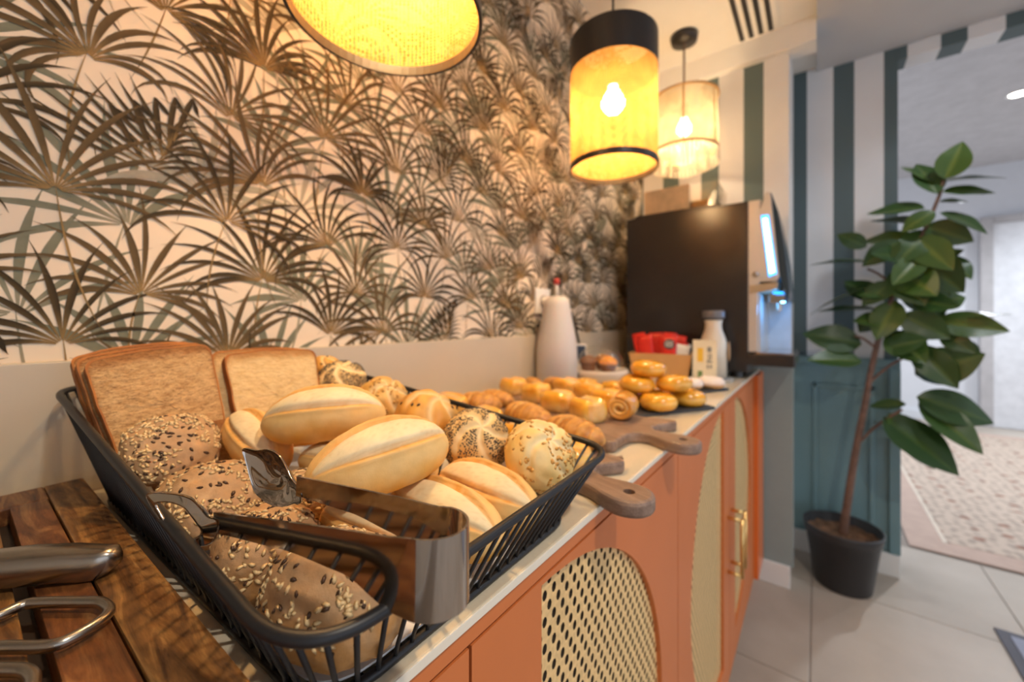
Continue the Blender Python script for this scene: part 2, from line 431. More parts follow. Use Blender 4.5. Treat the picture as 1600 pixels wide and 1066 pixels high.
# ceiling downlights: one visible beyond the opening, the others unseen and added as fill
M['lampglow'] = emit('downlight_glow', (1.0, 0.95, 0.88), 14.0)
dl = atz(1592, 145, 2.72)
def downlight(x, y, z, power, label, col=(1, 0.97, 0.93)):
    t = thing('ceiling_downlight', label, 'ceiling light', (x, y, z), group='recessed ceiling downlights')
    mk('trim_ring', lathe([(0.045, -0.001), (0.062, -0.002), (0.064, -0.008), (0.050, -0.012), (0.045, -0.006)], 28, True), M['white'], t, smooth=True)
    mk('lens', lathe([(0, -0.007), (0.046, -0.007), (0.046, -0.001), (0, -0.001)], 28), M['lampglow'], t)
    l = lamp_light('downlight_lamp', 'SPOT', (0, 0, -0.02), power, col, 0.05, spot=radians(140)); l.parent = t
downlight(dl.x, dl.y, 2.72, 115, 'small round ceiling downlight glowing in the room beyond the opening', (0.86, 0.93, 1.0))
downlight(dl.x+1.3, dl.y+0.9, 2.72, 115, 'unseen round downlight added as fill on the far ceiling, deeper into the room beyond the opening', (0.86, 0.93, 1.0))  # out of view, added to brighten the far room
downlight(0.65, 1.75, CEIL-0.02, 13, 'unseen round downlight added as cool fill over the aisle beside the potted plant', (0.86, 0.92, 1.0))  # out of view, added as cool fill for the aisle
downlight(0.65, 0.2, CEIL-0.02, 34, 'unseen round downlight added as warm fill over the aisle beside the terracotta cabinets', (1.0, 0.90, 0.78))  # out of view, added to warm the cabinet fronts
# slot diffuser in the ceiling
s0, s1 = atz(1160, 62, CEIL), atz(1205, 46, CEIL)
vent = thing('slot_diffuser', 'white ceiling air diffuser with four long black slots', 'air vent', (0, 0, CEIL))
xs = [s0.x + (s1.x-s0.x)*k/3 for k in range(4)]
mk('frame', boxd(xs[0]-0.03, xs[3]+0.03, 0.3, YE-0.055, -0.004, 0.0, 0.001), M['plaster'], vent)
for x in xs: mk('slot', boxd(x-0.0085, x+0.0085, 0.34, s0.y+(s1.y-s0.y)*0.5, -0.006, -0.002), M['blacksat'], vent)
# wall socket with its cable
so = atX(845, 471, XW)
sk = thing('wall_socket', 'white single wall socket on the leafy wallpaper behind the jug', 'socket', (XW, so.y, so.z))
mk('plate', boxd(0.0008, 0.010, -0.041, 0.041, -0.041, 0.041, 0.003), M['white'], sk)
mk('recess', xf(lathe([(0, 0.002), (0.017, 0.002), (0.019, 0.004), (0.021, 0.004), (0.021, 0.0)], 24), Matrix.Translation((0.009, 0, 0)) @ Matrix.Rotation(pi/2, 4, 'Y')), flat('socket_grey', (0.45, 0.42, 0.40), 0.5), sk, smooth=True)

# ================================================================== COUNTER
struct('trim_4', boxd(XW, XW+0.014, -1.2, YE-0.03, ZC, atX(490, 543, XW+0.012).z, 0.002), M['splash'], label='putty coloured upstand running along the wallpapered wall')
wt = thing('worktop', 'long pale stone worktop running along the wallpapered wall', 'worktop', (0, 0, 0))
mk('slab', boxd(XW+0.001, XF, -1.2, YE-0.026, ZC-0.008, ZC, 0.0015), M['counter'], wt)
mk('edge_strip', boxd(XF-0.0015, XF+0.0008, -1.2, YE-0.026, ZC-0.0078, ZC-0.0006, 0.0006), M['counteredge'], wt)
XD = XF-0.002
yg1 = atX(735, 1030, XD).y; yg2 = atX(1140.5, 800, XD).y
sA = atX(843, 1020, XD).y; sB = atX(1132, 800, XD).y; sC = atX(1150, 800, XD).y
off = (sA-yg1 + (sC-sB)/2)/2
RAD = 0.345; ZM = 0.525; ZD0, ZD1 = 0.10, ZC-0.025
ymid = (yg1+yg2)/2; dw = ymid-yg1
def halfdoor(y0, y1, ys, s):
    """door leaf with a half-moon cut-out whose straight edge is at ys and that bulges towards s"""
    cy, cz = ys+s*RAD*0.42, ZM
    A = sorted(set([2*pi*i/72 for i in range(72)] + [atan2(z-cz, y-cy) % (2*pi) for y in (y0, y1) for z in (ZD0, ZD1)] + [atan2(z-cz, ys-cy) % (2*pi) for z in (ZM-RAD, ZM+RAD)]))
    inn, out = [], []
    for a in A:
        dy, dz = cos(a), sin(a)
        c = []
        if abs(dy) > 1e-9: c.append(((y1 if dy > 0 else y0)-cy)/dy)
        if abs(dz) > 1e-9: c.append(((ZD1 if dz > 0 else ZD0)-cz)/dz)
        k = min(c); out.append((cy+dy*k, cz+dz*k))
        oy = cy-ys; b = oy*dy; k1 = -b+sqrt(b*b-(oy*oy-RAD*RAD))
        if dy*s < -1e-9: k1 = min(k1, (ys-cy)/dy)
        inn.append((cy+dy*k1, cz+dz*k1))
    n = len(A); V = []; F = []
    for x in (XD, XD-0.018):
        V += [(x, y, z) for y, z in out]; V += [(x, y, z) for y, z in inn]
    for i in range(n):
        j = (i+1) % n
        F += [[i, j, n+j, n+i], [2*n+j, 2*n+i, 3*n+i, 3*n+j], [j, i, 2*n+i, 2*n+j], [n+i, n+j, 3*n+j, 3*n+i]]
    return V, F
def cane(ys, s):
    """woven cane sheet: octagonal holes in staggered rows"""
    V, F = [], []; pw, ph = 0.0165, 0.0125; x = XD-0.007
    nz = int(RAD*2/ph)+2
    for r in range(nz):
        zc = ZM-RAD-ph/2+r*ph
        for c in range(int(RAD/pw)+3):
            yc = ys+s*(-pw+c*pw+(pw/2 if r % 2 else 0))
            if math.hypot(yc-ys, zc-ZM) > RAD+0.012: continue
            k = len(V)
            sq = [(pw/2*a, ph/2*b) for a, b in ((1, 0), (1, 1), (0, 1), (-1, 1), (-1, 0), (-1, -1), (0, -1), (1, -1))]
            for a, b in sq: V.append((x, yc+a, zc+b))
            for q in range(8):
                g = q*pi/4; V.append((x-0.0004, yc+cos(g)*pw*0.24, zc+sin(g)*ph*0.40))
            for q in range(8):
                p = (q+1) % 8; F.append([k+q, k+p, k+8+p, k+8+q])
    return V, F
def cabinet(yc, label, wl, wr):
    t = thing('sideboard_cabinet', label, 'cabinet', (0, 0, 0), group=None)
    y0, y1 = yc-dw, yc+dw
    mk('carcass', boxd(XW+0.02, XD-0.02, y0+0.002, y1-0.002, 0.08, ZC-0.0265), M['darkin'], t)
    mk('top_rail', boxd(XD-0.03, XD, y0, y1, ZC-0.0225, ZC-0.008, 0.0008), M['orange'], t)
    mk('plinth', boxd(XD-0.06, XD-0.045, y0, y1, 0.0, 0.08), M['orange'], t)
    for (a, b, ys, s) in ((y0+0.0015, yc-0.0015, yc-off, -1), (yc+0.0015, y1-0.0015, yc+off, 1)):
        d = mk('door', halfdoor(a, b, ys, s), M['orange'], t)
        c = mk('cane_panel', cane(ys, s), M['cane'], d); c['kind'] = 'stuff'
        hy = yc + s*0.028
        h = mk('handle', join(tube([(XD+0.034, hy, 0.405), (XD+0.034, hy, 0.565)], 0.005, 10), *[tube([(XD-0.002, hy, z), (XD+0.034, hy, z)], 0.005, 10) for z in (0.410, 0.560)]), M['brass'], d, smooth=True)
    return t
cabinet(yg1, 'terracotta cabinet with half moon cane doors under the bread basket', 0, 0)
cabinet(yg2, 'terracotta cabinet with half moon cane doors and gold handles under the doughnuts', 0, 0)
fp = thing('filler_panel', 'narrow terracotta end panel, coloured as if brightly lit, between the cabinets and the sage wall end', 'panel', (0, 0, 0))
mk('board', boxd(XW+0.02, XD+0.016, yg2+dw+0.002, YE-0.03, 0.10, ZC-0.0085, 0.001), M['orange_lit'], fp)
mk('plinth', boxd(XD-0.06, XD-0.045, yg2+dw+0.002, YE-0.03, 0.0, 0.101), M['orange_lit'], fp)

# ================================================================== PENDANT LAMPS
def shade_mat(name, glow, hole, trans, nu=120, nv=52):
    n = NT(name); uv = n.n('ShaderNodeUVMap'); sp = n.n('ShaderNodeSeparateXYZ'); n.l(uv.outputs['UV'], sp.inputs[0])
    u = n.math('SINE', n.math('MULTIPLY', sp.outputs['X'], 2*pi*nu)); v = n.math('SINE', n.math('MULTIPLY', sp.outputs['Y'], 2*pi*nv))
    c = n.n('ShaderNodeTexCoord'); f = n.noise(c.outputs['Object'], 22, 4)
    w = n.math('MULTIPLY', n.math('GREATER_THAN', u, -0.1), n.math('GREATER_THAN', v, -0.1))       # gaps of the weave
    col = n.ramp(f, [(0.3, tuple(x*0.72 for x in glow)), (0.65, glow)])
    dif = n.n('ShaderNodeBsdfDiffuse'); tr = n.n('ShaderNodeBsdfTranslucent'); tp = n.n('ShaderNodeBsdfTransparent')
    wv = n.math('ADD', n.math('MULTIPLY', n.math('MULTIPLY', u, v), 0.22), 0.85)
    col = n.mix(1.0, col, wv, 'MULTIPLY')
    n.l(col, dif.inputs['Color']); n.l(col, tr.inputs['Color'])
    m1 = n.n('ShaderNodeMixShader'); m1.inputs[0].default_value = trans; n.l(dif.outputs[0], m1.inputs[1]); n.l(tr.outputs[0], m1.inputs[2])
    m2 = n.n('ShaderNodeMixShader'); n.l(n.math('MULTIPLY', w, hole), m2.inputs[0]); n.l(m1.outputs[0], m2.inputs[1]); n.l(tp.outputs[0], m2.inputs[2])
    n.l(m2.outputs[0], n.o.inputs['Surface']); return n.m
def drum(r0, r1, z0, z1, n=64):
    V = []; F = []
    for i in range(n):
        a = 2*pi*i/n; V += [(r0*cos(a), r0*sin(a), z0), (r1*cos(a), r1*sin(a), z1)]
    for i in range(n):
        j = (i+1) % n; F.append([2*i, 2*j, 2*j+1, 2*i+1])
    return V, F
def uv_drum(o, n):
    me = o.data; l = me.uv_layers.new(name='UVMap')
    for i, p in enumerate(me.polygons):
        for li in p.loop_indices:
            vi = me.loops[li].vertex_index; q = vi//2; q = n if (i == n-1 and q == 0) else q
            l.data[li].uv = (q/n, vi % 2)
M['rattan'] = shade_mat('rattan_weave', (0.74, 0.40, 0.11), 0.85, 0.20)
M['linen'] = shade_mat('cream_fabric_weave', (0.84, 0.66, 0.40), 0.6, 0.26)
M['bulb'] = emit('warm_bulb', (1.0, 0.78, 0.45), 26.0)
def ring(r, w, z0, z1, n=64): return lathe([(r-w, z0), (r+w, z0), (r+w, z1), (r-w, z1)], n, True)
def bulb_set(t, z, power, col=WARM):
    mk('bulb', lathe([(0, -0.030), (0.016, -0.026), (0.029, -0.010), (0.030, 0.004), (0.022, 0.022), (0.013, 0.036), (0.013, 0.045), (0, 0.045)], 20), M['bulb'], t, (0, 0, z), smooth=True)
    mk('socket', lathe([(0, 0.044), (0.019, 0.044), (0.020, 0.10), (0, 0.11)], 20), M['blacksat'], t, (0, 0, z))
    l = lamp_light('bulb_light', 'POINT', (0, 0, z-0.01), power, col, 0.033); l.parent = t
def pendant(loc, R, H, band, label, power):
    """drum shade: black fabric band on top, rattan below, black binding at the rim; origin at the lower rim"""
    t = thing('pendant_lamp', label, 'pendant lamp', loc, group='rattan pendant lamps')
    s = mk('shade', drum(R, R, 0, H-band), M['rattan'], t, smooth=True); uv_drum(s, 64)
    mk('top_band', lathe([(R+0.001, H-band), (R+0.001, H), (R-0.002, H), (R-0.002, H-band)], 64, True), M['blacksat'], t, smooth=False)
    mk('rim_binding', ring(R, 0.0022, -0.004, 0.010), M['blacksat'], t)
    mk('spider', join(*[tube([(0, 0, H-0.03), (R*cos(a), R*sin(a), H-0.01)], 0.002, 6) for a in (0.3, 0.3+2*pi/3, 0.3+4*pi/3)]), M['blacksat'], t)
    top = CEIL-loc[2]
    mk('cord', tube([(0, 0, H-0.14), (0, 0, top-0.02)], 0.0032, 8), M['blacksat'], t)
    mk('canopy', lathe([(0, top-0.028), (0.045, top-0.024), (0.05, top-0.002), (0, top-0.001)], 28), M['blacksat'], t, smooth=True)
    bulb_set(t, H*0.52, power)
    return t
ZP = 1.507
p2 = atz(958, 264, ZP); p1 = Vector((p2.x, atX(620, 60, p2.x).y, 0))
pendant((p1.x-0.02, p1.y, ZP), 0.122, 0.34, 0.09, 'rattan drum pendant lamp hanging over the bread basket', 21)
pendant((p2.x, p2.y, ZP), 0.112, 0.335, 0.085, 'black banded rattan drum pendant lamp hanging over the doughnuts', 22)
c3 = atz(1065, 58, CEIL)
t3 = thing('pendant_lamp', 'cream fabric pendant lamp with beaded fringe hanging before the coffee machine', 'pendant lamp', (c3.x+0.01, c3.y, 0))
zt, zb = att(1070, 158, FW.dot(c3)).z, att(1070, 240, FW.dot(c3)).z
R3 = 0.132
s = mk('shade', drum(R3, R3*0.96, zb, zt), M['linen'], t3, smooth=True); uv_drum(s, 64)
for z in (zb, zt): mk('hoop', ring(R3*0.98+0.002, 0.003, z-0.004, z+0.004), flat('gold_hoop', (0.55, 0.33, 0.14), 0.4, metal=0.6), t3)
for k in range(6):
    a = k*pi/3+0.75; mk('rib', tube([(R3*cos(a), R3*sin(a), zb), (R3*.96*cos(a), R3*.96*sin(a), zt)], 0.003, 6), bpy.data.materials['gold_hoop'], t3)
fr = [lathe([(0, 0), (0.0035, -0.004), (0.0042, -0.009), (0, -0.014)], 6)]
for ringR, drop in ((R3, 4), (R3*0.72, 5), (R3*0.45, 6)):
    m = int(ringR*2*pi/0.016); ds = []
    for k in range(m):
        a = 2*pi*k/m
        for q in range(drop): ds.append(mv(fr[0], ringR*cos(a), ringR*sin(a), zb-0.004-q*0.0145))
    f = mk('bead_fringe', join(*ds), flat('pearl_bead', (0.85, 0.74, 0.55), 0.25), t3, smooth=True); f['kind'] = 'stuff'
mk('cord', tube([(0, 0, zt-0.12), (0, 0, CEIL-0.02)], 0.004, 8), flat('brown_cord', (0.16, 0.10, 0.07), 0.6), t3)
mk('canopy', lathe([(0, CEIL-0.03), (0.05, CEIL-0.028), (0.055, CEIL-0.002), (0, CEIL-0.001)], 32), M['blacksat'], t3, smooth=True)
bulb_set(t3, (zt+zb)/2-0.01, 10, (1.0, 0.76, 0.48))

# ================================================================== WIRE BASKET
RIM = [(-0.160, 0.0705, ZC+0.070), (-0.171, 0.397, ZC+0.070), (-0.689, 0.350, ZC+0.128), (-0.689, 0.0375, ZC+0.128)]
BAS = [(-0.201, 0.100, ZC+0.003), (-0.205, 0.364, ZC+0.003), (-0.655, 0.325, ZC+0.003), (-0.655, 0.074, ZC+0.003)]
bk = thing('bread_basket', 'black wire bread basket with sloping sides filled with rolls and toast', 'basket', (0, 0, 0))
ms = (15, 27, 15, 27)
rimp = loop_fillet(RIM, 0.042, 5, ms); basp = loop_fillet(BAS, 0.034, 5, ms)
mk('rim', tube(sub(rimp, 3, True), 0.0034, 10, True), M['blackwire'], bk, smooth=True)
mk('base_frame', tube(basp, 0.0030, 8, True), M['blackwire'], bk, smooth=True)
for a, b in zip(basp, rimp):
    mk('wire', tube([a-Vector((0, 0, 0.0005)), a+(b-a)*0.06+Vector((0, 0, 0.003)), b], 0.0015, 6), M['blackwire'], bk, smooth=True)
bc = [Vector(p) for p in BAS]
for k in range(1, 10):
    s = k/10; a = bc[0].lerp(bc[1], s); b = bc[3].lerp(bc[2], s)
    mk('base_wire', tube([a, b], 0.0016, 6), M['blackwire'], bk)
ln = prism([(p.x*0.985-0.006, 0.213+(p.y-0.213)*0.965) for p in basp], ZC+0.0062, ZC+0.0075)
mk('liner', ln, M['liner'], bk)

# ================================================================== BREAD
M['crust'] = vcol('pale_crust', rough=0.55, var=0.10, scale=45, bump=0.35, bscale=160, bdist=0.0008)
M['crustdark'] = vcol('grain_crust', rough=0.62, var=0.18, scale=80, bump=0.6, bscale=170, bdist=0.0012)
M['seedpale'] = flat('sesame_seed', (0.78, 0.56, 0.28), 0.45, var=0.2, scale=90)
M['seeddark'] = flat('linseed', (0.085, 0.042, 0.022), 0.35, var=0.3, scale=90)
M['poppy'] = flat('poppy_seed', (0.045, 0.042, 0.046), 0.6, var=0.4, scale=200)
def blob(fn, nu=56, nv=36):
    V, F, C = [], [], []; rows = []
    for j in range(nv+1):
        th = pi*j/nv
        if j in (0, nv):
            p, c = fn(th, 0.0); rows.append([len(V)]*nu); V.append(p); C.append(c)
        else:
            rows.append(list(range(len(V), len(V)+nu)))
            for i in range(nu):
                p, c = fn(th, 2*pi*i/nu); V.append(p); C.append(c)
    for j in range(nv):
        for i in range(nu):
            k = (i+1) % nu; A, B = rows[j], rows[j+1]
            if j == 0: F.append([A[0], B[i], B[k]])
            elif j == nv-1: F.append([A[i], B[0], A[k]])
            else: F.append([A[i], B[i], B[k], A[k]])
    return V, F, C
def place(o, loc, rot): o.location = loc; o.rotation_euler = rot; return o
def seedmesh(spots, L, w, h, rng, segs=5):
    """small teardrop seeds lying on a surface; spots: (pos, normal)"""
    V, F = [], []
    for p, nrm in spots:
        t = Vector((rng.uniform(-1, 1), rng.uniform(-1, 1), rng.uniform(-1, 1))); t = (t-nrm*t.dot(nrm)).normalized(); b = nrm.cross(t)
        s = rng.uniform(0.75, 1.2); k = len(V); o = p+nrm*h*0.15
        for q in range(6):
            a = q*pi/3; rr = 1.0 if q != 0 else 1.35
            V.append(o+(t*cos(a)*L*rr+b*sin(a)*w)*0.5*s)
        V.append(o+nrm*h*s); V.append(o-nrm*h*0.5)
        for q in range(6):
            p2 = (q+1) % 6; F += [[k+q, k+p2, k+6], [k+p2, k+q, k+7]]
    return V, F
def rand_on(d, rng, n, zmin, clump=None):
    V, F = d[0], d[1]; fs = []
    for f in F:
        c = sum((Vector(V[i]) for i in f), Vector())/len(f)
        nn = (Vector(V[f[1]])-Vector(V[f[0]])).cross(Vector(V[f[2]])-Vector(V[f[0]]))
        if nn.length < 1e-12: continue
        ar = nn.length; nn = nn.normalized()
        if nn.dot(c) < 0: nn = -nn
        if nn.z > zmin and (clump is None or clump(c)): fs.append((c, nn, ar, f))
    ws = [f[2] for f in fs]; out = []
    for c, nn, ar, f in rng.choices(fs, ws, k=n):
        u = [rng.random() for _ in f]; s = sum(u)
        p = sum((Vector(V[i])*x/s for i, x in zip(f, u)), Vector()); out.append((p, nn))
    return out

def seed_roll(loc, rot, size, seed, label, cover=0.0):
    rng = random.Random(seed); a, b, c = size
    def fn(th, ph):
        d = Vector((sin(th)*cos(ph), sin(th)*sin(ph), cos(th)))
        q = 1+0.06*ns(d, 1.7, seed)+0.045*ns(d, 5, seed+3)+0.022*ns(d, 13, seed)
        e = 0.85
        p = Vector((a/2*math.copysign(abs(d.x)**e, d.x), b/2*math.copysign(abs(d.y)**e, d.y), c/2*math.copysign(abs(d.z)**0.8, d.z)))*q
        if p.z < -c*0.36: p.z = -c*0.36+(p.z+c*0.36)*0.3
        col = mixc((0.55, 0.265, 0.075), (0.47, 0.275, 0.130), sstep(-0.25, 0.5, d.z)+0.5*ns(d, 3, seed))
        return p, mixc(col, (0.62, 0.42, 0.24), 0.7*max(0, ns(d, 6, seed+9)))
    d = blob(fn, 56, 36)
    o = mk('seed_roll', d, M['crustdark'], None, smooth=True); place(o, loc, rot); props(o, label, 'bread roll', 'brown seeded rolls in the basket')
    cl = lambda p: ns(p, 38, seed+5) > -0.25
    s = mk('pale_seeds', seedmesh(rand_on(d, rng, 380, -0.1, cl), 0.0046, 0.0028, 0.0012, rng), M['seedpale'], o, smooth=True); s['kind'] = 'stuff'
    s = mk('dark_seeds', seedmesh(rand_on(d, rng, 80, -0.1), 0.0044, 0.0027, 0.0012, rng), M['seeddark'], o, smooth=True); s['kind'] = 'stuff'
    return o
def oval_roll(loc, rot, L, Wd, H, seed, label, side=1, tone=0.0):
    """crusty oval roll with one long floury split"""
    def fn(th, ph):
        # axis of the blob along x
        x = -cos(th); r = max(0.0, 1-abs(x)**2.5)**0.58
        up = ph                                             # 0 = top
        bend = 0.06*(x*x)
        w = 0.50*max(0, 1-abs(x)**2.2)**0.5+0.01
        dd = atan2(sin(up-0.50*side), cos(up-0.50*side))
        ed = abs(dd)-w; inside = sstep(0.05, -0.06, ed) if abs(x) < 0.93 else 0
        k = 1+0.035*ns((x*2, cos(up), sin(up)), 1.6, seed)+0.012*ns((x*3, cos(up), sin(up)), 4, seed)
        k += 0.055*inside*(1-0.3*(dd/w)**2) if inside > 0 else 0
        k -= 0.16*exp(-((ed+0.03)/0.075)**2)*(1-abs(x)**4)
        k += 0.11*exp(-((ed-0.11)/0.09)**2)*(1 if dd*side < 0 else 0.55)*(1-abs(x)**4)
        p = Vector((x*L/2, sin(up)*Wd/2*r*k, cos(up)*H/2*r*k-bend*H))
        if p.z < -H*0.34: p.z = -H*0.34+(p.z+H*0.34)*0.35
        lo = sstep(0.25, -0.75, cos(up))
        body = mixc((0.86, 0.545, 0.20), (0.81, 0.385, 0.045), lo*0.75+tone+0.55*ns((x*2, cos(up), sin(up)), 2.1, seed+7))
        c = mixc(body, (0.89, 0.71, 0.42), inside)
        c = mixc(c, (0.70, 0.30, 0.045), 1.0*exp(-((ed-0.03)/0.085)**2)*(1-abs(x)**6)*(0.6+0.8*abs(ns((x*5, up, 0), 1.5, seed))))
        if inside > 0.5: c = mixc(c, (0.74, 0.50, 0.22), 0.8*max(0, ns((x*6, cos(up)*2, sin(up)*2), 6, seed)))
        return p, c
    d = blob(fn, 96, 60)
    o = mk('oval_roll', d, M['crust'], None, smooth=True); place(o, loc, rot)
    return props(o, label, 'bread roll', 'pale crusty oval rolls in the basket')
def kaiser(loc, rot, D, H, seed, label, kind, arms=5):
    rng = random.Random(seed)
    cols = {'poppy': ((0.66, 0.36, 0.09), (0.84, 0.60, 0.27)), 'cheese': ((0.66, 0.31, 0.05), (0.84, 0.54, 0.16)),
            'golden': ((0.60, 0.24, 0.03), (0.80, 0.44, 0.09)), 'white': ((0.80, 0.50, 0.13), (0.89, 0.68, 0.33))}[kind]
    def arm(th, ph):
        best = 9
        for k in range(arms):
            g = 2*pi*k/arms+0.75*th; dd = atan2(sin(ph-g), cos(ph-g)); best = min(best, abs(dd)*sin(th))
        return best
    def fn(th, ph):
        d = Vector((sin(th)*cos(ph), sin(th)*sin(ph), cos(th)))
        g = exp(-(arm(th, ph)/0.12)**2)*sstep(1.45, 1.0, th)
        k = 1-0.11*g+0.05*ns(d, 1.6, seed)+0.035*ns(d, 4.0, seed)+0.012*ns(d, 10, seed)
        p = Vector((d.x*D/2, d.y*D/2, math.copysign(abs(d.z)**0.88, d.z)*H/2))*k
        if p.z < -H*0.34: p.z = -H*0.34+(p.z+H*0.34)*0.3
        c = mixc(cols[0], cols[1], 0.35+0.55*ns(d, 2.2, seed)+0.25*d.z)
        return p, mixc(c, mixc(cols[1], (0.90, 0.74, 0.44), 0.55), g)
    d = blob(fn, 72, 44)
    o = mk('round_roll', d, M['crust'], None, smooth=True); place(o, loc, rot)
    props(o, label, 'bread roll', 'round rolls along the side of the basket')
    sph = lambda p: (math.acos(max(-1, min(1, p.z/max(1e-6, p.length)))), atan2(p.y, p.x))
    if kind == 'poppy':
        keep = lambda p: arm(*sph(Vector((p.x/D, p.y/D, p.z/H)))) > 0.14+0.05*ns(p, 90, seed)
        s = mk('poppy_seeds', seedmesh(rand_on(d, rng, 2300, -0.25, keep), 0.0017, 0.0014, 0.0008, rng), M['poppy'], o); s['kind'] = 'stuff'
    elif kind in ('cheese', 'white'):
        keep = lambda p: ns(p, 60, seed+2) > -0.05
        s = mk('cheese_flakes', seedmesh(rand_on(d, rng, 170, -0.3, keep), 0.0046, 0.0034, 0.0008, rng), flat('toasted_cheese', (0.68, 0.36, 0.09), 0.45, var=0.3, scale=200) if 'toasted_cheese' not in bpy.data.materials else bpy.data.materials['toasted_cheese'], o, smooth=True); s['kind'] = 'stuff'
    else:
        s = mk('dark_bits', seedmesh(rand_on(d, rng, 26, -0.3), 0.0045, 0.0034, 0.0012, rng), M['seeddark'], o, smooth=True); s['kind'] = 'stuff'
    return o
# sliced loaves
def crumb_mat(name, c0, c1, spk):
    n = NT(name); v = n.coord('Object', (1, 1, 2.4)); f = n.noise(v, 95, 6, 0.7); g = n.noise(v, 260, 3, 0.6)
    col = n.ramp(f, [(0.30, c0), (0.62, c1)])
    vc = n.n('ShaderNodeVertexColor', layer_name='Col')
    n.base(n.mix(1.0, vc.outputs['Color'], n.mix(spk, col, n.ramp(g, [(0.36, (0.25, 0.12, 0.05)), (0.48, (1, 1, 1))]), 'MULTIPLY'), 'MULTIPLY')); n.set(Roughness=0.85)
    n.bump(f, 0.9, 0.004); return n.m
M['wholecrumb'] = crumb_mat('wholemeal_crumb', (0.48, 0.25, 0.085), (0.74, 0.47, 0.21), 0.45)
M['whitecrumb'] = crumb_mat('white_crumb', (0.76, 0.50, 0.21), (0.90, 0.66, 0.33), 0.08)
def crust_mat():
    n = NT('loaf_crust'); v = n.coord('Object', (6, 1, 1)); f = n.noise(v, 25, 5)
    n.base(n.ramp(f, [(0.3, (0.26, 0.070, 0.006)), (0.7, (0.50, 0.17, 0.016))])); n.set(Roughness=0.65); n.bump(f, 0.3, 0.002); return n.m
M['loafcrust'] = crust_mat()
def toast(loc, lean, yaw, label, group, crumb, Wd=0.113, H=0.118, T=0.0125, seed=1, roll=0.0):
    """upright slice: local x = thickness (face to +x), y = width, z = height; origin at its lower edge"""
    t = thing('bread_slice', label, 'bread slice', loc, (0, 0, 0), group)
    t.matrix_world = Matrix.Translation(loc) @ Matrix.Rotation(yaw, 4, 'Z') @ Matrix.Rotation(-lean, 4, 'Y') @ Matrix.Rotation(roll, 4, 'X')
    cs = [(-Wd/2+0.009, 0), (Wd/2-0.009, 0), (Wd/2-0.003, H*0.55), (Wd/2, H*0.985), (-Wd/2, H*0.985), (-Wd/2+0.003, H*0.55)]
    ol = [(p.x, p.y) for p in loop_fillet([(x, z, 0) for x, z in cs], 0.010, 6, 5)]
    ol = [(x+0.0012*ns((x*60, z*60, seed), 1), z+0.002*ns((x*40, z*40, seed+5), 1)+(0.004*cos(pi*x/Wd) if z > H*0.85 else 0)) for x, z in ol]
    cx, cz = 0, H/2; n = len(ol)
    V, F = [], []
    inn = [(x+(cx-x)*0.030, z+(cz-z)*0.030) for x, z in ol]
    for x, pr in ((-T/2, ol), (T/2, ol)): V += [(x, y, z) for y, z in pr]
    for x, pr in ((-T/2, inn), (T/2, inn)): V += [(x, y, z) for y, z in pr]
    for i in range(n):
        j = (i+1) % n; F += [[i, j, n+j, n+i], [n+i, n+j, 3*n+j, 3*n+i], [j, i, 2*n+i, 2*n+j]]
    mk('crust', (V, F), M['loafcrust'], t, smooth=False)
    inn2 = [(x+(cx-x)*0.028, z+(cz-z)*0.028) for x, z in ol]
    rr = 16; V, F = [], []
    for x, sg in ((T/2-0.0004, 1), (-T/2+0.0004, -1)):
        k = len(V)
        for q in range(rr):
            s = 1-q/rr
            V += [(x+sg*0.0012*ns((y*s*120, z*90, seed+sg), 1)*(1 if q else 0), cx+(y-cx)*s, cz+(z-cz)*s) for y, z in inn2]
        V.append((x, cx, cz))
        for q in range(rr-1):
            for i in range(n):
                j = (i+1) % n; f = [k+q*n+i, k+q*n+j, k+(q+1)*n+j, k+(q+1)*n+i]; F.append(f if sg > 0 else f[::-1])
        for i in range(n):
            j = (i+1) % n; f = [k+(rr-1)*n+i, k+(rr-1)*n+j, len(V)-1]; F.append(f if sg > 0 else f[::-1])
    Cc = [mixc((1.0, 1.0, 1.0), (0.55, 0.33, 0.16), 0.85*sstep(H-0.017+0.006*ns((v[1]*50, v[2]*20, seed), 1), H-0.003, v[2])+0.5*sstep(Wd/2-0.007, Wd/2-0.002, abs(v[1]))) for v in V]
    mk('crumb', (V, F, Cc), crumb, t, smooth=True)
    return t
LEAN = radians(22)
GB, GW = 'brown toast slices in the basket', 'white toast slices in the basket'
def foot(top, H, lean): return Vector((top.x+sin(lean)*H, top.y, top.z-cos(lean)*H))
nrm = Vector((cos(LEAN), 0, sin(LEAN)))
# the top edge of the front brown slice runs between pixels (122,551) and (325,542)
a, b = atX(124, 554, -0.585), atX(325, 546, -0.585); cB = (a+b)/2; wB = (b-a).length
H_ = 0.122; fB = foot(cB, H_, LEAN)+Vector((0, 0.0165, 0))
for k, (off_, dy, lab, hh, Wb) in enumerate((
        (-0.026, -0.007, 'brown bread slice at the very back of its stack against the basket wires', H_+0.015, wB*0.97),
        (-0.0130, -0.0035, 'brown bread slice in the middle of its stack, its top crust showing', H_+0.0075, wB),
        (0.0, 0.0, 'brown bread slice with its whole crumb face showing above the seeded rolls', H_, wB))):
    toast(fB+nrm*off_+Vector((0, dy, 0)), LEAN, 0.0, lab, GB, M['wholecrumb'], Wb, hh, seed=k+1, roll=radians(7.5))
toast(fB+nrm*0.0135+Vector((0.014, 0.010, -0.030)), LEAN, 0.0, 'brown bread slice slid down in front of its stack behind seeded rolls', GB, M['wholecrumb'], wB*0.82, 0.062, seed=9)
a, b = atX(338, 555, -0.592), atX(483, 548, -0.592); cW = (a+b)/2; wW = (b-a).length; fW = foot(cW, H_, LEAN)+Vector((0, 0.004, 0))
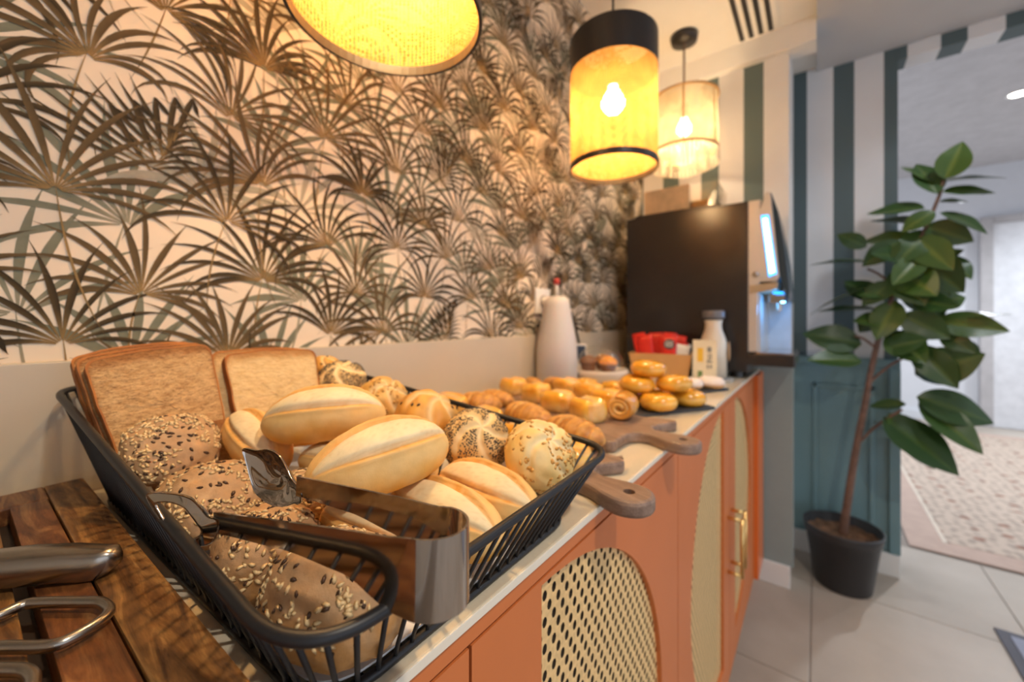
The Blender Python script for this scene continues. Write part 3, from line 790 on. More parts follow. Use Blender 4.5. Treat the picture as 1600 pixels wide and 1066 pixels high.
for k, (off_, dy, lab) in enumerate(((-0.0135, -0.010, 'white bread slice leaning behind another white slice'), (0.0, 0.0, 'white bread slice with pale crumb face beside the brown slices'))):
    toast(fW+nrm*off_+Vector((0, dy, 0)), LEAN, 0.0, lab, GW, M['whitecrumb'], wW, H_+(0.008 if k == 0 else 0), seed=k+20, roll=radians(-1))

def R3d(rx, ry, rz): return (radians(rx), radians(ry), radians(rz))
# brown seeded rolls along the near side: (pixel, height of the centre above the counter, rotation, size)
SR = [((-0.248, 0.142), 0.036, (0, 0, 15), (0.088, 0.072, 0.066), 'big seeded brown roll in the corner of the basket under the tongs'),
      ((-0.314, 0.128), 0.036, (0, 6, -12), (0.072, 0.068, 0.058), 'seeded brown roll lying under the tongs beside the corner roll'),
      ((-0.352, 0.152), 0.042, (4, 14, 30), (0.062, 0.056, 0.048), 'seeded brown roll wedged between the two tong heads'),
      ((-0.405, 0.120), 0.046, (0, 42, 6), (0.072, 0.074, 0.042), 'seeded brown roll tilted back in the row, next to the tong head'),
      ((-0.454, 0.121), 0.054, (0, 46, 4), (0.072, 0.076, 0.041), 'seeded brown roll in the middle of the tilted row before the brown slices'),
      ((-0.508, 0.112), 0.062, (0, 50, 0), (0.070, 0.076, 0.040), 'seeded brown roll leaning directly against the brown bread slices')]
REST_SEED = [(-0.2348, 0.1279, 0.9382), (-0.3165, 0.1190, 0.9394), (-0.3607, 0.1651, 0.9453), (-0.4058, 0.1161, 0.9508), (-0.4470, 0.1172, 0.9380), (-0.5008, 0.1039, 0.9807)]   # where each one has come to rest
for i, (p, h, r, sz, lab) in enumerate(SR): seed_roll(REST_SEED[i], R3d(*r), sz, 40+i, lab)
# pale oval rolls
def yaw_px(p, q, h):  # heading of a roll whose ends show at two pixels
    a, b = atz(p[0], p[1], ZC+h), atz(q[0], q[1], ZC+h); return math.degrees(atan2(b.y-a.y, b.x-a.x))
OV = [  # centre (x, y), height, (rx, ry, rz), L, W, H, side, label
    ((-0.407, 0.203), 0.102, (0, -2, 56), 0.118, 0.066, 0.058, -1, 'pale oval roll lying on top of the pile before the white slices'),
    ((-0.468, 0.158), 0.076, (0, 18, 2), 0.112, 0.054, 0.050, -1, 'pale smooth oval roll resting against the brown slice above the seeded rolls'),
    ((-0.292, 0.200), 0.087, (0, -3, 84), 0.128, 0.068, 0.060, -1, 'large pale oval roll with floury split lying over others beside the tongs'),
    ((-0.350, 0.262), 0.060, (0, 6, -5), 0.112, 0.054, 0.048, -1, 'pale oval roll mostly hidden behind the large roll, below the golden round rolls'),
    ((-0.250, 0.278), 0.042, (0, 3, 3), 0.122, 0.058, 0.058, -1, 'pale oval roll lying before the poppy seed roll by the front wires'),
    ((-0.246, 0.224), 0.043, (0, 3, 5), 0.124, 0.057, 0.056, -1, 'pale oval roll beside the tong bend by the front wires'),
    ((-0.262, 0.178), 0.048, (0, 0, 8), 0.104, 0.046, 0.042, -1, 'pale oval roll lying between the arms of the tongs'),
    ((-0.415, 0.226), 0.052, (0, 0, 8), 0.092, 0.044, 0.040, -1, 'pale oval roll buried below the topmost roll of the pile'),
    ((-0.372, 0.194), 0.056, (0, 5, 30), 0.084, 0.040, 0.036, -1, 'pale oval roll under the upper tong head'),
    ((-0.495, 0.212), 0.074, (0, 0, 60), 0.074, 0.042, 0.038, -1, 'pale yellow oval roll squeezed against the white bread slice'),
    ((-0.345, 0.200), 0.030, (0, 0, 20), 0.086, 0.042, 0.036, -1, 'pale oval roll at the bottom of the pile beneath the upper tong arm')]
REST_OVAL = [(-0.4017, 0.2060, 1.0080), (-0.4716, 0.1676, 0.9789), (-0.2925, 0.2001, 0.9900), (-0.3512, 0.2618, 0.9618), (-0.2528, 0.2863, 0.9388), (-0.2512, 0.2297, 0.9409), (-0.2784, 0.1765, 0.9443), (-0.4189, 0.2281, 0.9481), (-0.3767, 0.2058, 0.9655), (-0.4976, 0.2179, 0.9710), (-0.3470, 0.2140, 0.9215)]   # where each one has come to rest
for i, (p, h, r, L, Wd, H, sd, lab) in enumerate(OV): oval_roll(REST_OVAL[i], R3d(*r), L, Wd, H, 70+i*3, lab, sd, 0.12 if i in (1, 9) else 0.0)
# round rolls along the far side
KR = [((853, 719), 0.055, (24, 34, 20), 0.076, 0.062, 'white', 'pale round roll with cheese flakes by the far front corner of the basket'),
      ((746, 690), 0.066, (26, 34, 10), 0.076, 0.068, 'poppy', 'round poppy seed roll with star cut between the cheese roll and a golden roll'),
      ((668, 657), 0.082, (20, 28, 60), 0.080, 0.072, 'golden', 'smooth golden round roll with dark bits beside the poppy seed roll'),
      ((607, 632), 0.088, (20, 30, 30), 0.074, 0.074, 'cheese', 'golden round roll with toasted flakes beside the smooth golden roll'),
      ((551, 602), 0.104, (20, 20, 5), 0.070, 0.056, 'poppy', 'small poppy seed roll by the back rim near the white slices'),
      ((510, 584), 0.118, (0, 10, 0), 0.050, 0.046, 'golden', 'small plain golden roll peeking out behind the white slices'),
      ((552, 630), 0.070, (0, 0, 0), 0.060, 0.050, 'golden', 'golden roll lying below the small poppy seed roll'),
      ((512, 612), 0.080, (0, 0, 0), 0.046, 0.040, 'golden', 'golden roll lying below the small plain roll behind the white slices')]
REST_ROUND = [(-0.2291, 0.3451, 0.9654), (-0.3093, 0.3342, 0.9672), (-0.3854, 0.3249, 0.9817), (-0.4763, 0.3227, 0.9906), (-0.5748, 0.3200, 1.0143), (-0.6408, 0.3261, 1.0261), (-0.6014, 0.3131, 0.9704), (-0.6497, 0.3165, 0.9907)]   # where each one has come to rest
for i, (p, h, r, D, H, kd, lab) in enumerate(KR): kaiser(REST_ROUND[i], R3d(*r), D, H, 120+i, lab, kd)

# ================================================================== SERVING TONGS ON THE BASKET
def ribbon(path, hw, th, wdir=Vector((0, 0, 1))):
    """strip of sheet metal on edge: path centre line, half widths, thickness"""
    V, F = [], []; m = len(path)
    for i, p in enumerate(path):
        t = (path[min(i+1, m-1)]-path[max(i-1, 0)]).normalized(); w = (wdir-t*wdir.dot(t)).normalized(); nn = t.cross(w)*th/2
        V += [p+w*hw[i]+nn, p-w*hw[i]+nn, p-w*hw[i]-nn, p+w*hw[i]-nn]
    for i in range(m-1):
        for k in range(4):
            l = (k+1) % 4; F.append([4*i+k, 4*i+l, 4*i+4+l, 4*i+4+k])
    F += [[0, 3, 2, 1], [4*m-4, 4*m-3, 4*m-2, 4*m-1]]
    return V, F
tg = thing('serving_tongs', 'polished steel serving tongs resting on the rim and rolls of the basket', 'tongs', (0, 0, 0))
nA, nB = atz(464, 762, ZC+0.104), atz(336, 819, ZC+0.089)
zu = ZC+0.0885
e = att(722, 900, 0.186); uc = Vector((e.x-0.020, e.y-0.002, zu))
dA = (nA-uc); dA.z = 0; dA.normalize(); dB = (nB-uc); dB.z = 0; dB.normalize()
ax = (dA+dB).normalized(); sd = Vector((-ax.y, ax.x, 0))
if sd.dot(dA) < 0: sd = -sd
RU = 0.0165
arc = [uc+sd*RU*cos(g)-ax*RU*1.15*sin(g) for g in [pi*k/16 for k in range(17)]]
pa = [nA.lerp(arc[0], s) for s in [k/14 for k in range(14)]]
pb = [arc[-1].lerp(nB, (k+1)/14) for k in range(14)]
path = pa+arc+pb
wf = lambda q: 0.0060+0.0012*sstep(0, 0.4, q)+0.0040*sstep(0.35, 0.8, q)+0.0078*sstep(0.7, 1.0, q)
hw = [wf(k/14) for k in range(14)]+[0.0190]*17+[wf(1-(k+1)/14) for k in range(14)]
ztU = ZC+0.1068
for k, p in enumerate(path):                     # level top edge, the lower edge flares towards the bend
    q = min(k/14, 1.0) if k < 31 else 1-(k-30)/14
    p.z = lerp((nA if k < 22 else nB).z+0.007, ztU, q)-hw[k]
sb = mk('spring_strip', ribbon(sub(path, 2), [hw[i//2] if i % 2 == 0 else 0.5*(hw[i//2]+hw[min(len(hw)-1, i//2+1)]) for i in range(len(path)*2-1)], 0.0013), M['steel'], tg, smooth=True)
m = sb.modifiers.new('edge', 'EDGE_SPLIT'); m.split_angle = radians(40)
def on_plane(px, py, p0, d):
    n_ = Vector((-d.y, d.x, 0)); r = ray(px, py); return CP + r*((p0-CP).dot(n_)/r.dot(n_))
def sheet(outer, inner, p0, d, side, cup, th=0.0013, rings=7):
    """pressed steel head: outline in the plane of its arm, hollowed towards the other arm; inner = outline of a hole or None"""
    O = sub([on_plane(x, y_, p0, d) for x, y_ in outer], 4, True); n = len(O)
    if inner: I = sub([on_plane(x, y_, p0, d) for x, y_ in inner], 4, True)
    c = sum(O, Vector())/n
    V, F = [], []
    for lay in (0, 1):
        for q in range(rings+1):
            s_ = q/rings
            for i in range(n):
                p = O[i].lerp(I[i*len(I)//n] if inner else c, s_ if inner else s_*0.999)
                rr = (p-c).length/max(1e-6, (O[i]-c).length)
                V.append(p+side*(cup*(1-rr*rr)+0.0012*sin(rr*9+i*0.35)*(0.5 if not inner else 0))+side*th*lay)
    m_ = (rings+1)*n
    for q in range(rings):
        for i in range(n):
            j = (i+1) % n; a = [q*n+i, q*n+j, (q+1)*n+j, (q+1)*n+i]; F += [a, [k+m_ for k in a[::-1]]]
    for q in ([0, rings] if inner else [0]):
        for i in range(n):
            j = (i+1) % n; F.append([q*n+i, q*n+j, m_+q*n+j, m_+q*n+i])
    return V, F
mk('gripper', sheet([(470, 768), (456, 748), (446, 728), (433, 711), (416, 703), (400, 704), (380, 701), (384, 724), (389, 748), (396, 768), (412, 782), (430, 791), (446, 792), (458, 788), (470, 786)], None, nA, dA, sd, 0.007), M['steel'], tg, smooth=True)
mk('gripper', sheet([(346, 813), (330, 806), (316, 790), (300, 777), (272, 770), (234, 770), (238, 788), (258, 818), (280, 842), (300, 852), (322, 852), (340, 842)], [(322, 822), (316, 815), (308, 803), (296, 790), (272, 783), (252, 784), (256, 796), (270, 818), (286, 832), (300, 838), (314, 836), (322, 830)], nB, dB, -sd, 0.003), M['steel'], tg, smooth=True)

# ================================================================== CUTTING BOARD WITH KNIFE AND WIRE TONGS
def wood_mat(name, c0, c1, c2, sx=3, scale=9, rough=0.45, dist=2.0):
    n = NT(name); oi = n.n('ShaderNodeObjectInfo'); v = n.coord('Object', (sx, 22, 22))
    va = n.n('ShaderNodeVectorMath', operation='ADD'); n.l(v, va.inputs[0])
    vs = n.n('ShaderNodeVectorMath', operation='SCALE'); n.l(oi.outputs['Location'], vs.inputs[0]); vs.inputs['Scale'].default_value = 40; n.l(vs.outputs[0], va.inputs[1])
    q = n.n('ShaderNodeTexNoise', Scale=scale*0.35, Detail=6, Roughness=0.62, Distortion=dist); n.l(va.outputs[0], q.inputs['Vector'])
    g = n.noise(va.outputs[0], scale*3, 4, 0.7)
    col = n.ramp(q.outputs['Fac'], [(0.30, c0), (0.50, c1), (0.68, c2)])
    n.base(n.mix(0.35, col, n.ramp(g, [(0.35, (0.35, 0.30, 0.25)), (0.6, (1, 1, 1))]), 'MULTIPLY')); n.set(Roughness=rough)
    n.bump(g, 0.25, 0.001); return n.m
M['board1'] = wood_mat('worn_golden_oak', (0.055, 0.020, 0.006), (0.20, 0.088, 0.022), (0.40, 0.21, 0.062))
M['board2'] = wood_mat('worn_red_brown_wood', (0.060, 0.019, 0.006), (0.18, 0.060, 0.015), (0.33, 0.15, 0.048))
M['paddle'] = wood_mat('grey_brown_acacia', (0.17, 0.100, 0.068), (0.27, 0.175, 0.125), (0.36, 0.245, 0.18), scale=7, dist=0.8)
ZB = ZC+0.030
e0, e1 = atz(130, 746, ZB), atz(388, 1058, ZB)       # right edge of the board
ang = atan2((e0-e1).y, (e0-e1).x)-pi
cb = thing('cutting_board', 'dark worn slatted wooden cutting board on the worktop beside the basket', 'cutting board', (e0.x, e0.y, ZC), (0, 0, ang))
LB = 0.50
mk('crumb_tray', boxd(0.01, LB-0.01, -0.315, -0.006, 0.0, 0.013, 0.002), flat('dark_tray_wood', (0.05, 0.028, 0.014), 0.6), cb)
y = 0.0
for k, (w, g, mm) in enumerate([(0.029, 0.0012, 'board1')]+[(0.0235, 0.008, 'board2'), (0.0235, 0.008, 'board1')]*4+[(0.029, 0, 'board2')]):
    mk('slat', boxd(0.0, LB, y-w, y, 0.012, 0.030, 0.0018) if k == 0 else boxd(0.048, LB-0.04, y-w, y, 0.012, 0.0295, 0.0012), M[mm], cb)
    y -= w+g
mk('end_rail', boxd(0.0, 0.0475, y, -0.0292, 0.012, 0.030, 0.0018), M['board2'], cb)
mk('end_rail', boxd(LB-0.0395, LB, y, -0.0292, 0.012, 0.030, 0.0018), M['board2'], cb)
# bread knife: only its steel handle reaches into view
kn = thing('bread_knife', 'steel handled knife lying across the cutting board', 'knife', (0, 0, 0))
h1, h0 = atz(176, 872, ZB+0.011), atz(0, 886, ZB+0.012)
dk = (h1-h0); dk.z = 0; dk.normalize(); nk = Vector((-dk.y, dk.x, 0))
Vk, Fk = [], []; prof = [(0, .0035, .004, 0), (0.004, .0075, .008, 0), (0.010, .0095, .0100, -0.002), (0.018, .0105, .0105, -0.0015), (0.03, .0115, .0105, 0.0), (0.055, .0125, .0110, .0005), (0.085, .0115, .0105, 0), (0.105, .0105, .0095, 0), (0.118, .0115, .0085, 0), (0.125, .0105, .005, 0), (0.128, .004, .002, 0)]
N_ = 16
for s, w, hh, dzz in prof:
    c = h1+dk*(0.004-s)
    for q in range(N_):
        a = 2*pi*q/N_; ca, sa = cos(a), sin(a); e_ = 0.62
        Vk.append(Vector((c.x, c.y, ZB+0.0108+dzz))+nk*w*math.copysign(abs(ca)**e_, ca)+Vector((0, 0, 1))*hh*math.copysign(abs(sa)**e_, sa))
for i in range(len(prof)-1):
    for q in range(N_):
        r_ = (q+1) % N_; Fk.append([i*N_+q, i*N_+r_, (i+1)*N_+r_, (i+1)*N_+q])
Fk += [list(range(N_))[::-1], [(len(prof)-1)*N_+q for q in range(N_)]]
mk('handle', (Vk, Fk), M['satin'], kn, smooth=True)
b0 = h1+dk*(0.004-0.124); pr = [(0, -0.010), (0.02, -0.014), (0.19, -0.012), (0.205, 0.004), (0.19, 0.013), (0, 0.011)]
Vb = [Vector((b0.x, b0.y, ZB+0.006+z))-dk*x+nk*yv for z in (0, 0.0018) for x, yv in pr]
nb_ = len(pr); Fb = [list(range(nb_)), [nb_+i for i in range(nb_)][::-1]]+[[i, nb_+i, nb_+(i+1) % nb_, (i+1) % nb_] for i in range(nb_)]
mk('blade', (Vb, Fb), M['steel'], kn)
# wire tongs with two closed loops
wtg = thing('wire_tongs', 'bent wire tongs with looped ends lying on the cutting board', 'tongs', (0, 0, 0))
def zpx(lst, h): return [atz(x, y_, ZB+h) for x, y_ in lst]
L1 = zpx([(-60, 1018), (0, 1012), (75, 1010), (115, 996), (155, 972), (170, 955), (160, 943), (135, 941), (60, 942), (35, 946), (0, 962), (-60, 985)], 0.0052)
mk('loop', tube(sub(L1, 5), 0.0031, 10), M['satin'], wtg, smooth=True)
L2 = zpx([(-60, 1048), (0, 1047), (35, 1048), (48, 1056), (50, 1070), (40, 1100), (0, 1125), (-60, 1130)], 0.0052)
mk('loop', tube(sub(L2, 5), 0.0031, 10), M['satin'], wtg, smooth=True)
ja, jb = L1[0], L2[0]
mk('shank', tube([L1[0], L1[0]-dk*0.05, (ja+jb)/2-dk*0.10, jb-dk*0.05, jb], 0.0031, 10), M['satin'], wtg, smooth=True)
mk('shank', tube([L1[-1], L1[-1]-dk*0.06+Vector((0, 0, 0)), (ja+jb)/2-dk*0.115, L2[-1]-dk*0.05, L2[-1]], 0.0031, 10), M['satin'], wtg, smooth=True)

# ================================================================== PADDLE BOARDS
from mathutils.geometry import tessellate_polygon
def slab_with_hole(ol, hole, z0, z1, b):
    """flat board: softened outline, real hole through it"""
    def off(lp, d):
        n = len(lp); r = []
        for i in range(n):
            a, c = Vector(lp[i-1]), Vector(lp[(i+1) % n]); t = (c-a).normalized(); r.append((lp[i][0]-t.y*d, lp[i][1]+t.x*d))
        return r
    inn = off(ol, b); half = off(ol, b*0.3)
    V, F = [], []; n = len(ol); m = len(hole)
    for lp, z in ((inn, z0), (half, z0+b*0.3), (ol, z0+b), (ol, z1-b), (half, z1-b*0.3), (inn, z1)): V += [(x, y_, z) for x, y_ in lp]
    for q in range(5):
        for i in range(n):
            j = (i+1) % n; F.append([q*n+i, q*n+j, (q+1)*n+j, (q+1)*n+i])
    h0 = len(V); V += [(x, y_, z0) for x, y_ in hole]; h1 = len(V); V += [(x, y_, z1) for x, y_ in hole]
    for i in range(m): j = (i+1) % m; F.append([h0+j, h0+i, h1+i, h1+j])
    T = tessellate_polygon([[Vector((x, y_, 0)) for x, y_ in inn], [Vector((x, y_, 0)) for x, y_ in hole[::-1]]])
    def idx(k, top): return ((5*n if top else 0)+k) if k < n else ((h1 if top else h0)+(m-1-(k-n)))
    for a, c, d in T:
        A, B, Cc = [Vector(V[idx(k, True)]) for k in (a, c, d)]
        up_ = (B-A).cross(Cc-A).z > 0
        t_ = [idx(k, True) for k in (a, c, d)]; b_ = [idx(k, False) for k in (a, c, d)]
        F.append(t_ if up_ else t_[::-1]); F.append(b_[::-1] if up_ else b_)
    return V, F
def paddle(tip, ang, Lb, near, far, label, flare=None):
    """serving board: broad body, scooped shoulders and a rounded handle with a hanging hole; local +x points to the handle tip"""
    t = thing('paddle_board', label, 'serving board', (tip.x, tip.y, ZC), (0, 0, ang))
    hnd = [(0.0, 0.0), (-0.002, 0.0105), (-0.008, 0.0195), (-0.018, 0.0260), (-0.030, 0.0280), (-0.046, 0.0255), (-0.062, 0.0205), (-0.078, 0.0180), (-0.091, 0.0225), (-0.0985, 0.034)]
    def side(h, fl):
        u = hnd+([(-0.0985, 0.046), (-0.092, h-0.026), (-0.088, h-0.014)] if h > 0.08 else [(-0.096, h-0.014)])+[(-0.091, h-0.005), (-0.102, h)]
        u += fl if fl else [(-0.130, h), (-Lb+0.03, h), (-Lb+0.008, h-0.008), (-Lb, h-0.03)]
        return [(p.x, p.y) for p in sub([(x, y_, 0) for x, y_ in u], 4)]
    up, dn = side(far, flare), side(near, None)
    ol = up+[(x, -y_) for x, y_ in dn[:0:-1]]          # runs counter-clockwise
    hole = [(-0.027+0.0065*cos(2*pi*k/18), 0.0065*sin(2*pi*k/18)) for k in range(18)]
    mk('board', slab_with_hole(ol, hole, 0.0, 0.018, 0.0042), M['paddle'], t)
    return t
ZT = ZC+0.018
tA, tB = atz(1094, 693, ZT), atz(1018, 782, ZT)
AB = radians(-13)
def to_local(tip, lst): return [((x-tip.x)*cos(AB)+(y_-tip.y)*sin(AB), -(x-tip.x)*sin(AB)+(y_-tip.y)*cos(AB)) for x, y_ in lst]
paddle(tA, AB, 0.49, 0.105, 0.105, 'grey brown wooden paddle board carrying the glazed pastries', to_local(tA, [(-0.278, 0.772), (-0.330, 0.798), (-0.470, 0.884), (-0.545, 0.928), (-0.585, 0.962), (-0.625, 0.966), (-0.648, 0.940), (-0.650, 0.860)]))
paddle(tB, AB, 0.49, 0.058, 0.088, 'grey brown wooden paddle board carrying the croissants, handle jutting over the edge')
uA = Vector((cos(AB), sin(AB), 0)); vA = Vector((-sin(AB), cos(AB), 0))

# ================================================================== PASTRIES
M['glaze'] = vcol('glazed_pastry', rough=0.22, var=0.14, scale=40, bump=0.25, bscale=90, bdist=0.0015, Coat_Weight=0.5, Coat_Roughness=0.12)
M['flaky'] = vcol('croissant_crust', rough=0.42, var=0.22, scale=60, bump=0.7, bscale=110, bdist=0.0015)
def pastry(loc, rot, L, Wd, H, seed, label, kind='pillow'):
    def fn(th, ph):
        d = Vector((sin(th)*cos(ph), sin(th)*sin(ph), cos(th))); e = 0.55
        f = lambda v, q: math.copysign(abs(v)**q, v)
        k = 1+0.05*ns(d, 1.8, seed)+0.02*ns(d, 5, seed)
        p = Vector((f(d.x, e)*L/2, f(d.y, e)*Wd/2, f(d.z, 0.7)*H/2))*k
        ridge = exp(-((d.y)/0.20)**2)*max(0, d.z)
        p.z -= 0.10*H*ridge
        if p.z < -H*0.40: p.z = -H*0.40
        lo = sstep(0.30, -0.35, d.z)
        c = mixc((0.74, 0.28, 0.014), (0.90, 0.48, 0.05), 0.5+0.8*ns(d, 2.0, seed+4))
        c = mixc(c, (0.84, 0.60, 0.27), lo*(0.5+0.5*abs(ns(d, 4, seed))))
        return p, mixc(c, (0.86, 0.66, 0.30), 0.5*ridge)
    d = blob(fn, 44, 28)
    o = mk('glazed_pastry', d, M['glaze'], None, smooth=True); place(o, loc, rot)
    return props(o, label, 'pastry', 'glazed pastries on the paddle boards')
def spiral_pastry(loc, rot, R, L, seed, label):
    """short roll of rolled-up dough seen end on"""
    V, F, C = [], [], []; n, m = 60, 10
    turns = 2.3
    t = thing('rolled_pastry', label, 'pastry', loc, rot, 'glazed pastries on the paddle boards')
    def sp(i):
        a = 2*pi*turns*i/n; r = R*(0.25+0.75*i/n); return a, r
    for i in range(n+1):
        a, r = sp(i)
        for j in range(m+1):
            x = -L/2+L*j/m; rr = r*(1-0.18*abs(2*j/m-1)**3)
            V.append((x, rr*cos(a), rr*sin(a)*0.85)); C.append(mixc((0.62, 0.26, 0.035), (0.82, 0.52, 0.16), 0.6*(1-i/n)+0.3*ns((x*90, a, 0), 1, seed)))
    for i in range(n):
        for j in range(m): q = i*(m+1)+j; F.append([q, q+1, q+m+2, q+m+1])
    o = mk('dough_sheet', (V, F, C), M['glaze'], t, smooth=True)
    s = o.modifiers.new('thick', 'SOLIDIFY'); s.thickness = R*0.30; s.offset = 0
    b = o.modifiers.new('soft', 'SUBSURF'); b.levels = 1; b.render_levels = 1
    return t
def croissant(loc, rot, L, R, bend, seed, label):
    V, F, C = [], [], []; n, m = 90, 24
    for i in range(n+1):
        s = -1+2*i/n; a = s*bend
        cx, cy = (sin(a)/bend*L/2, (1-cos(a))/bend*L/2) if bend > 0.01 else (s*L/2, 0)
        seg = (s+1)*3.5; fr = seg-math.floor(seg)
        fr = fr if s < 0 else 1-fr
        r = R*(max(0.0, 1-abs(s)**2.2)**0.62*0.95+0.05)*(0.86+0.20*fr**0.7)
        tx, ty = cos(a), sin(a)
        for j in range(m):
            g = 2*pi*j/m; rr = r*(1+0.06*ns((s*5, cos(g), sin(g)), 2, seed))
            p = Vector((cx-ty*rr*cos(g), cy+tx*rr*cos(g), rr*sin(g)*0.88))
            if p.z < -R*0.62: p.z = -R*0.62
            V.append(p)
            c = mixc((0.36, 0.125, 0.020), (0.68, 0.33, 0.065), fr*0.8+0.5*ns((s*6, cos(g)*1.5, sin(g)), 2.3, seed)+0.12)
            C.append(mixc(c, (0.74, 0.46, 0.15), 0.35*exp(-(fr/0.16)**2)))
    for i in range(n):
        for j in range(m):
            k = (j+1) % m; F.append([i*m+k, (i+1)*m+k, (i+1)*m+j, i*m+j])
    F += [list(range(m))[::-1], [n*m+j for j in range(m)]]
    o = mk('croissant', (V, F, C), M['flaky'], None, smooth=True); place(o, loc, rot)
    return props(o, label, 'croissant', 'croissants on the paddle board')
AD = -13
REST_CROIS = [(-0.2942, 0.5313, 0.9354), (-0.4079, 0.5703, 0.9354), (-0.5501, 0.5997, 0.9348), (-0.5629, 0.6705, 0.9318), (-0.5716, 0.9350, 0.9310), (-0.6155, 0.8925, 0.9310)]
REST_BUN = [(-0.5794, 0.5389, 0.9380), (-0.4545, 0.5050, 0.9360), (-0.3346, 0.4665, 0.9360), (-0.2491, 0.4349, 0.9340)]
croissant(REST_CROIS[0], R3d(0, 0, AD-6), 0.118, 0.028, 0.35, 1, 'flaky croissant at the handle end of its board behind the cheese roll')
croissant(REST_CROIS[1], R3d(0, 0, AD-2), 0.118, 0.028, 0.35, 2, 'flaky croissant lying in the middle of the croissant row')
croissant(REST_CROIS[2], R3d(0, 0, AD+22), 0.104, 0.027, 0.4, 3, 'dark flaky croissant at the backsplash end of the croissant row')
croissant(REST_CROIS[3], R3d(0, 0, AD+10), 0.095, 0.023, 0.3, 4, 'dark flaky croissant touching the upstand behind the croissant row')
# buns on the croissant board, seen through and over the basket wires
def plainb(px, py, h, sz, seed, lab): return pastry(REST_BUN[seed-5], R3d(0, 0, AD+8*(seed % 3)), *sz, seed, lab)
plainb(712, 630, 0.020, (0.085, 0.062, 0.050), 5, 'golden bun behind the far basket rim near the upstand')
plainb(752, 652, 0.018, (0.080, 0.060, 0.044), 6, 'golden bun behind the basket beside the croissants')
plainb(822, 684, 0.018, (0.085, 0.060, 0.044), 7, 'golden bun seen through the far basket wires behind the poppy seed roll')
plainb(885, 715, 0.016, (0.060, 0.050, 0.038), 8, 'golden bun behind the basket corner beyond the cheese roll')
# glazed pastries on the other board
GP = [((918, 640), (0.066, 0.058, 0.050), 'glazed square pastry with sugar glints nearest the board handle'),
      ((872, 627), (0.066, 0.060, 0.048), 'glazed square pastry second from the handle in the row above the croissants'),
      ((838, 614), (0.062, 0.060, 0.050), 'glazed square pastry third from the handle in the row above the croissants'),
      ((802, 604), (0.062, 0.060, 0.048), 'glazed square pastry touching the dark croissants'),
      ((920, 613), (0.066, 0.060, 0.046), 'glazed pastry in the second row behind the square ones'),
      ((948, 624), (0.060, 0.056, 0.046), 'glazed pastry in the second row beside the rolled pastry'),
      ((885, 603), (0.064, 0.060, 0.046), 'glazed pastry in the middle of the second row'),
      ((958, 609), (0.060, 0.056, 0.046), 'glazed pastry in the back row beside the doughnut pile'),
      ((914, 603), (0.060, 0.056, 0.044), 'glazed pastry in the back row before the cake plate')]
for i, (p, sz, lab) in enumerate(GP): pastry(atz(p[0], p[1], (ZT if i < 7 else ZC+0.0065)+sz[2]*0.40), R3d(0, 0, AD+(i*37 % 20)-10), *sz, 30+i, lab)
for i, (px, py, rz) in enumerate(((862, 599, 20), (838, 601, -10))):
    croissant(REST_CROIS[4+i], R3d(0, 0, AD+rz), 0.075, 0.021, 0.4, 20+i, ('small reddish croissant behind the glazed pastries before the jug', 'small reddish croissant lying beside the jug foot')[i])
sp_c = atz(972, 634, ZT+0.024)
spiral_pastry(sp_c, R3d(0, 0, -80), 0.028, 0.062, 3, 'glazed rolled pastry with its spiral end showing beside the doughnuts')

# doughnuts
def ringd(R, r, flat_=0.8, n=40, m=20, seed=0, white=False):
    V, F, C = [], [], []
    for i in range(n):
        a = 2*pi*i/n
        for j in range(m):
            b = 2*pi*j/m; q = 1+0.05*ns((cos(a), sin(a), cos(b)), 1.6, seed)
            rr = R+r*cos(b)*q; z = r*flat_*sin(b)*q
            V.append((rr*cos(a), rr*sin(a), z))
            band = exp(-((sin(b)+0.12)/0.16)**2)*(cos(b) > 0)
            if white: c = mixc((0.80, 0.70, 0.64), (0.66, 0.36, 0.14), sstep(0.05, -0.4, sin(b)))
            else: c = mixc(mixc((0.86, 0.42, 0.03), (0.76, 0.32, 0.02), 0.5+ns((cos(a), sin(a), b), 2, seed)), (0.92, 0.62, 0.16), 0.75*band)
            C.append(c)
    for i in range(n):
        for j in range(m):
            k, l = (i+1) % n, (j+1) % m; F.append([i*m+j, k*m+j, k*m+l, i*m+l])
    return V, F, C
M['sugar'] = vcol('icing_sugar', rough=0.8, var=0.10, scale=150, bump=0.3, bscale=300)
s1c = atz(1045, 636, ZC)
def slate(c, L, Wd, rz, label):
    t = thing('slate_plate', label, 'plate', (c.x, c.y, ZC), (0, 0, rz)); rng = random.Random(int(L*1000))
    ol = [(p.x+rng.uniform(-.0012, .0012), p.y+rng.uniform(-.0012, .0012)) for p in loop_fillet([(-L/2, -Wd/2, 0), (L/2, -Wd/2, 0), (L/2, Wd/2, 0), (-L/2, Wd/2, 0)], 0.004, 2, 12)]
    mk('slab', prism(ol, 0.0, 0.0065, 0.0012), M['slate'], t); return t
def slate_on_edge(p, q, W_, ext, label):
    """slate whose aisle-side edge runs from p to q, W_ deep towards the wall"""
    e_ = (q-p); L_ = e_.length+ext; a_ = atan2(e_.y, e_.x); n_ = Vector((-sin(a_), cos(a_), 0)); m_ = (p+q)/2+n_*W_/2
    slate(m_, L_, W_, a_, label); return p-e_.normalized()*ext/2, e_.normalized(), n_
slate_on_edge(Vector((-0.3035, 0.812, 0)), Vector((-0.193, 0.994, 0)), 0.27, 0.036, 'black slate plate carrying the pile of glazed doughnuts')
DR, Dr = 0.0215, 0.0190
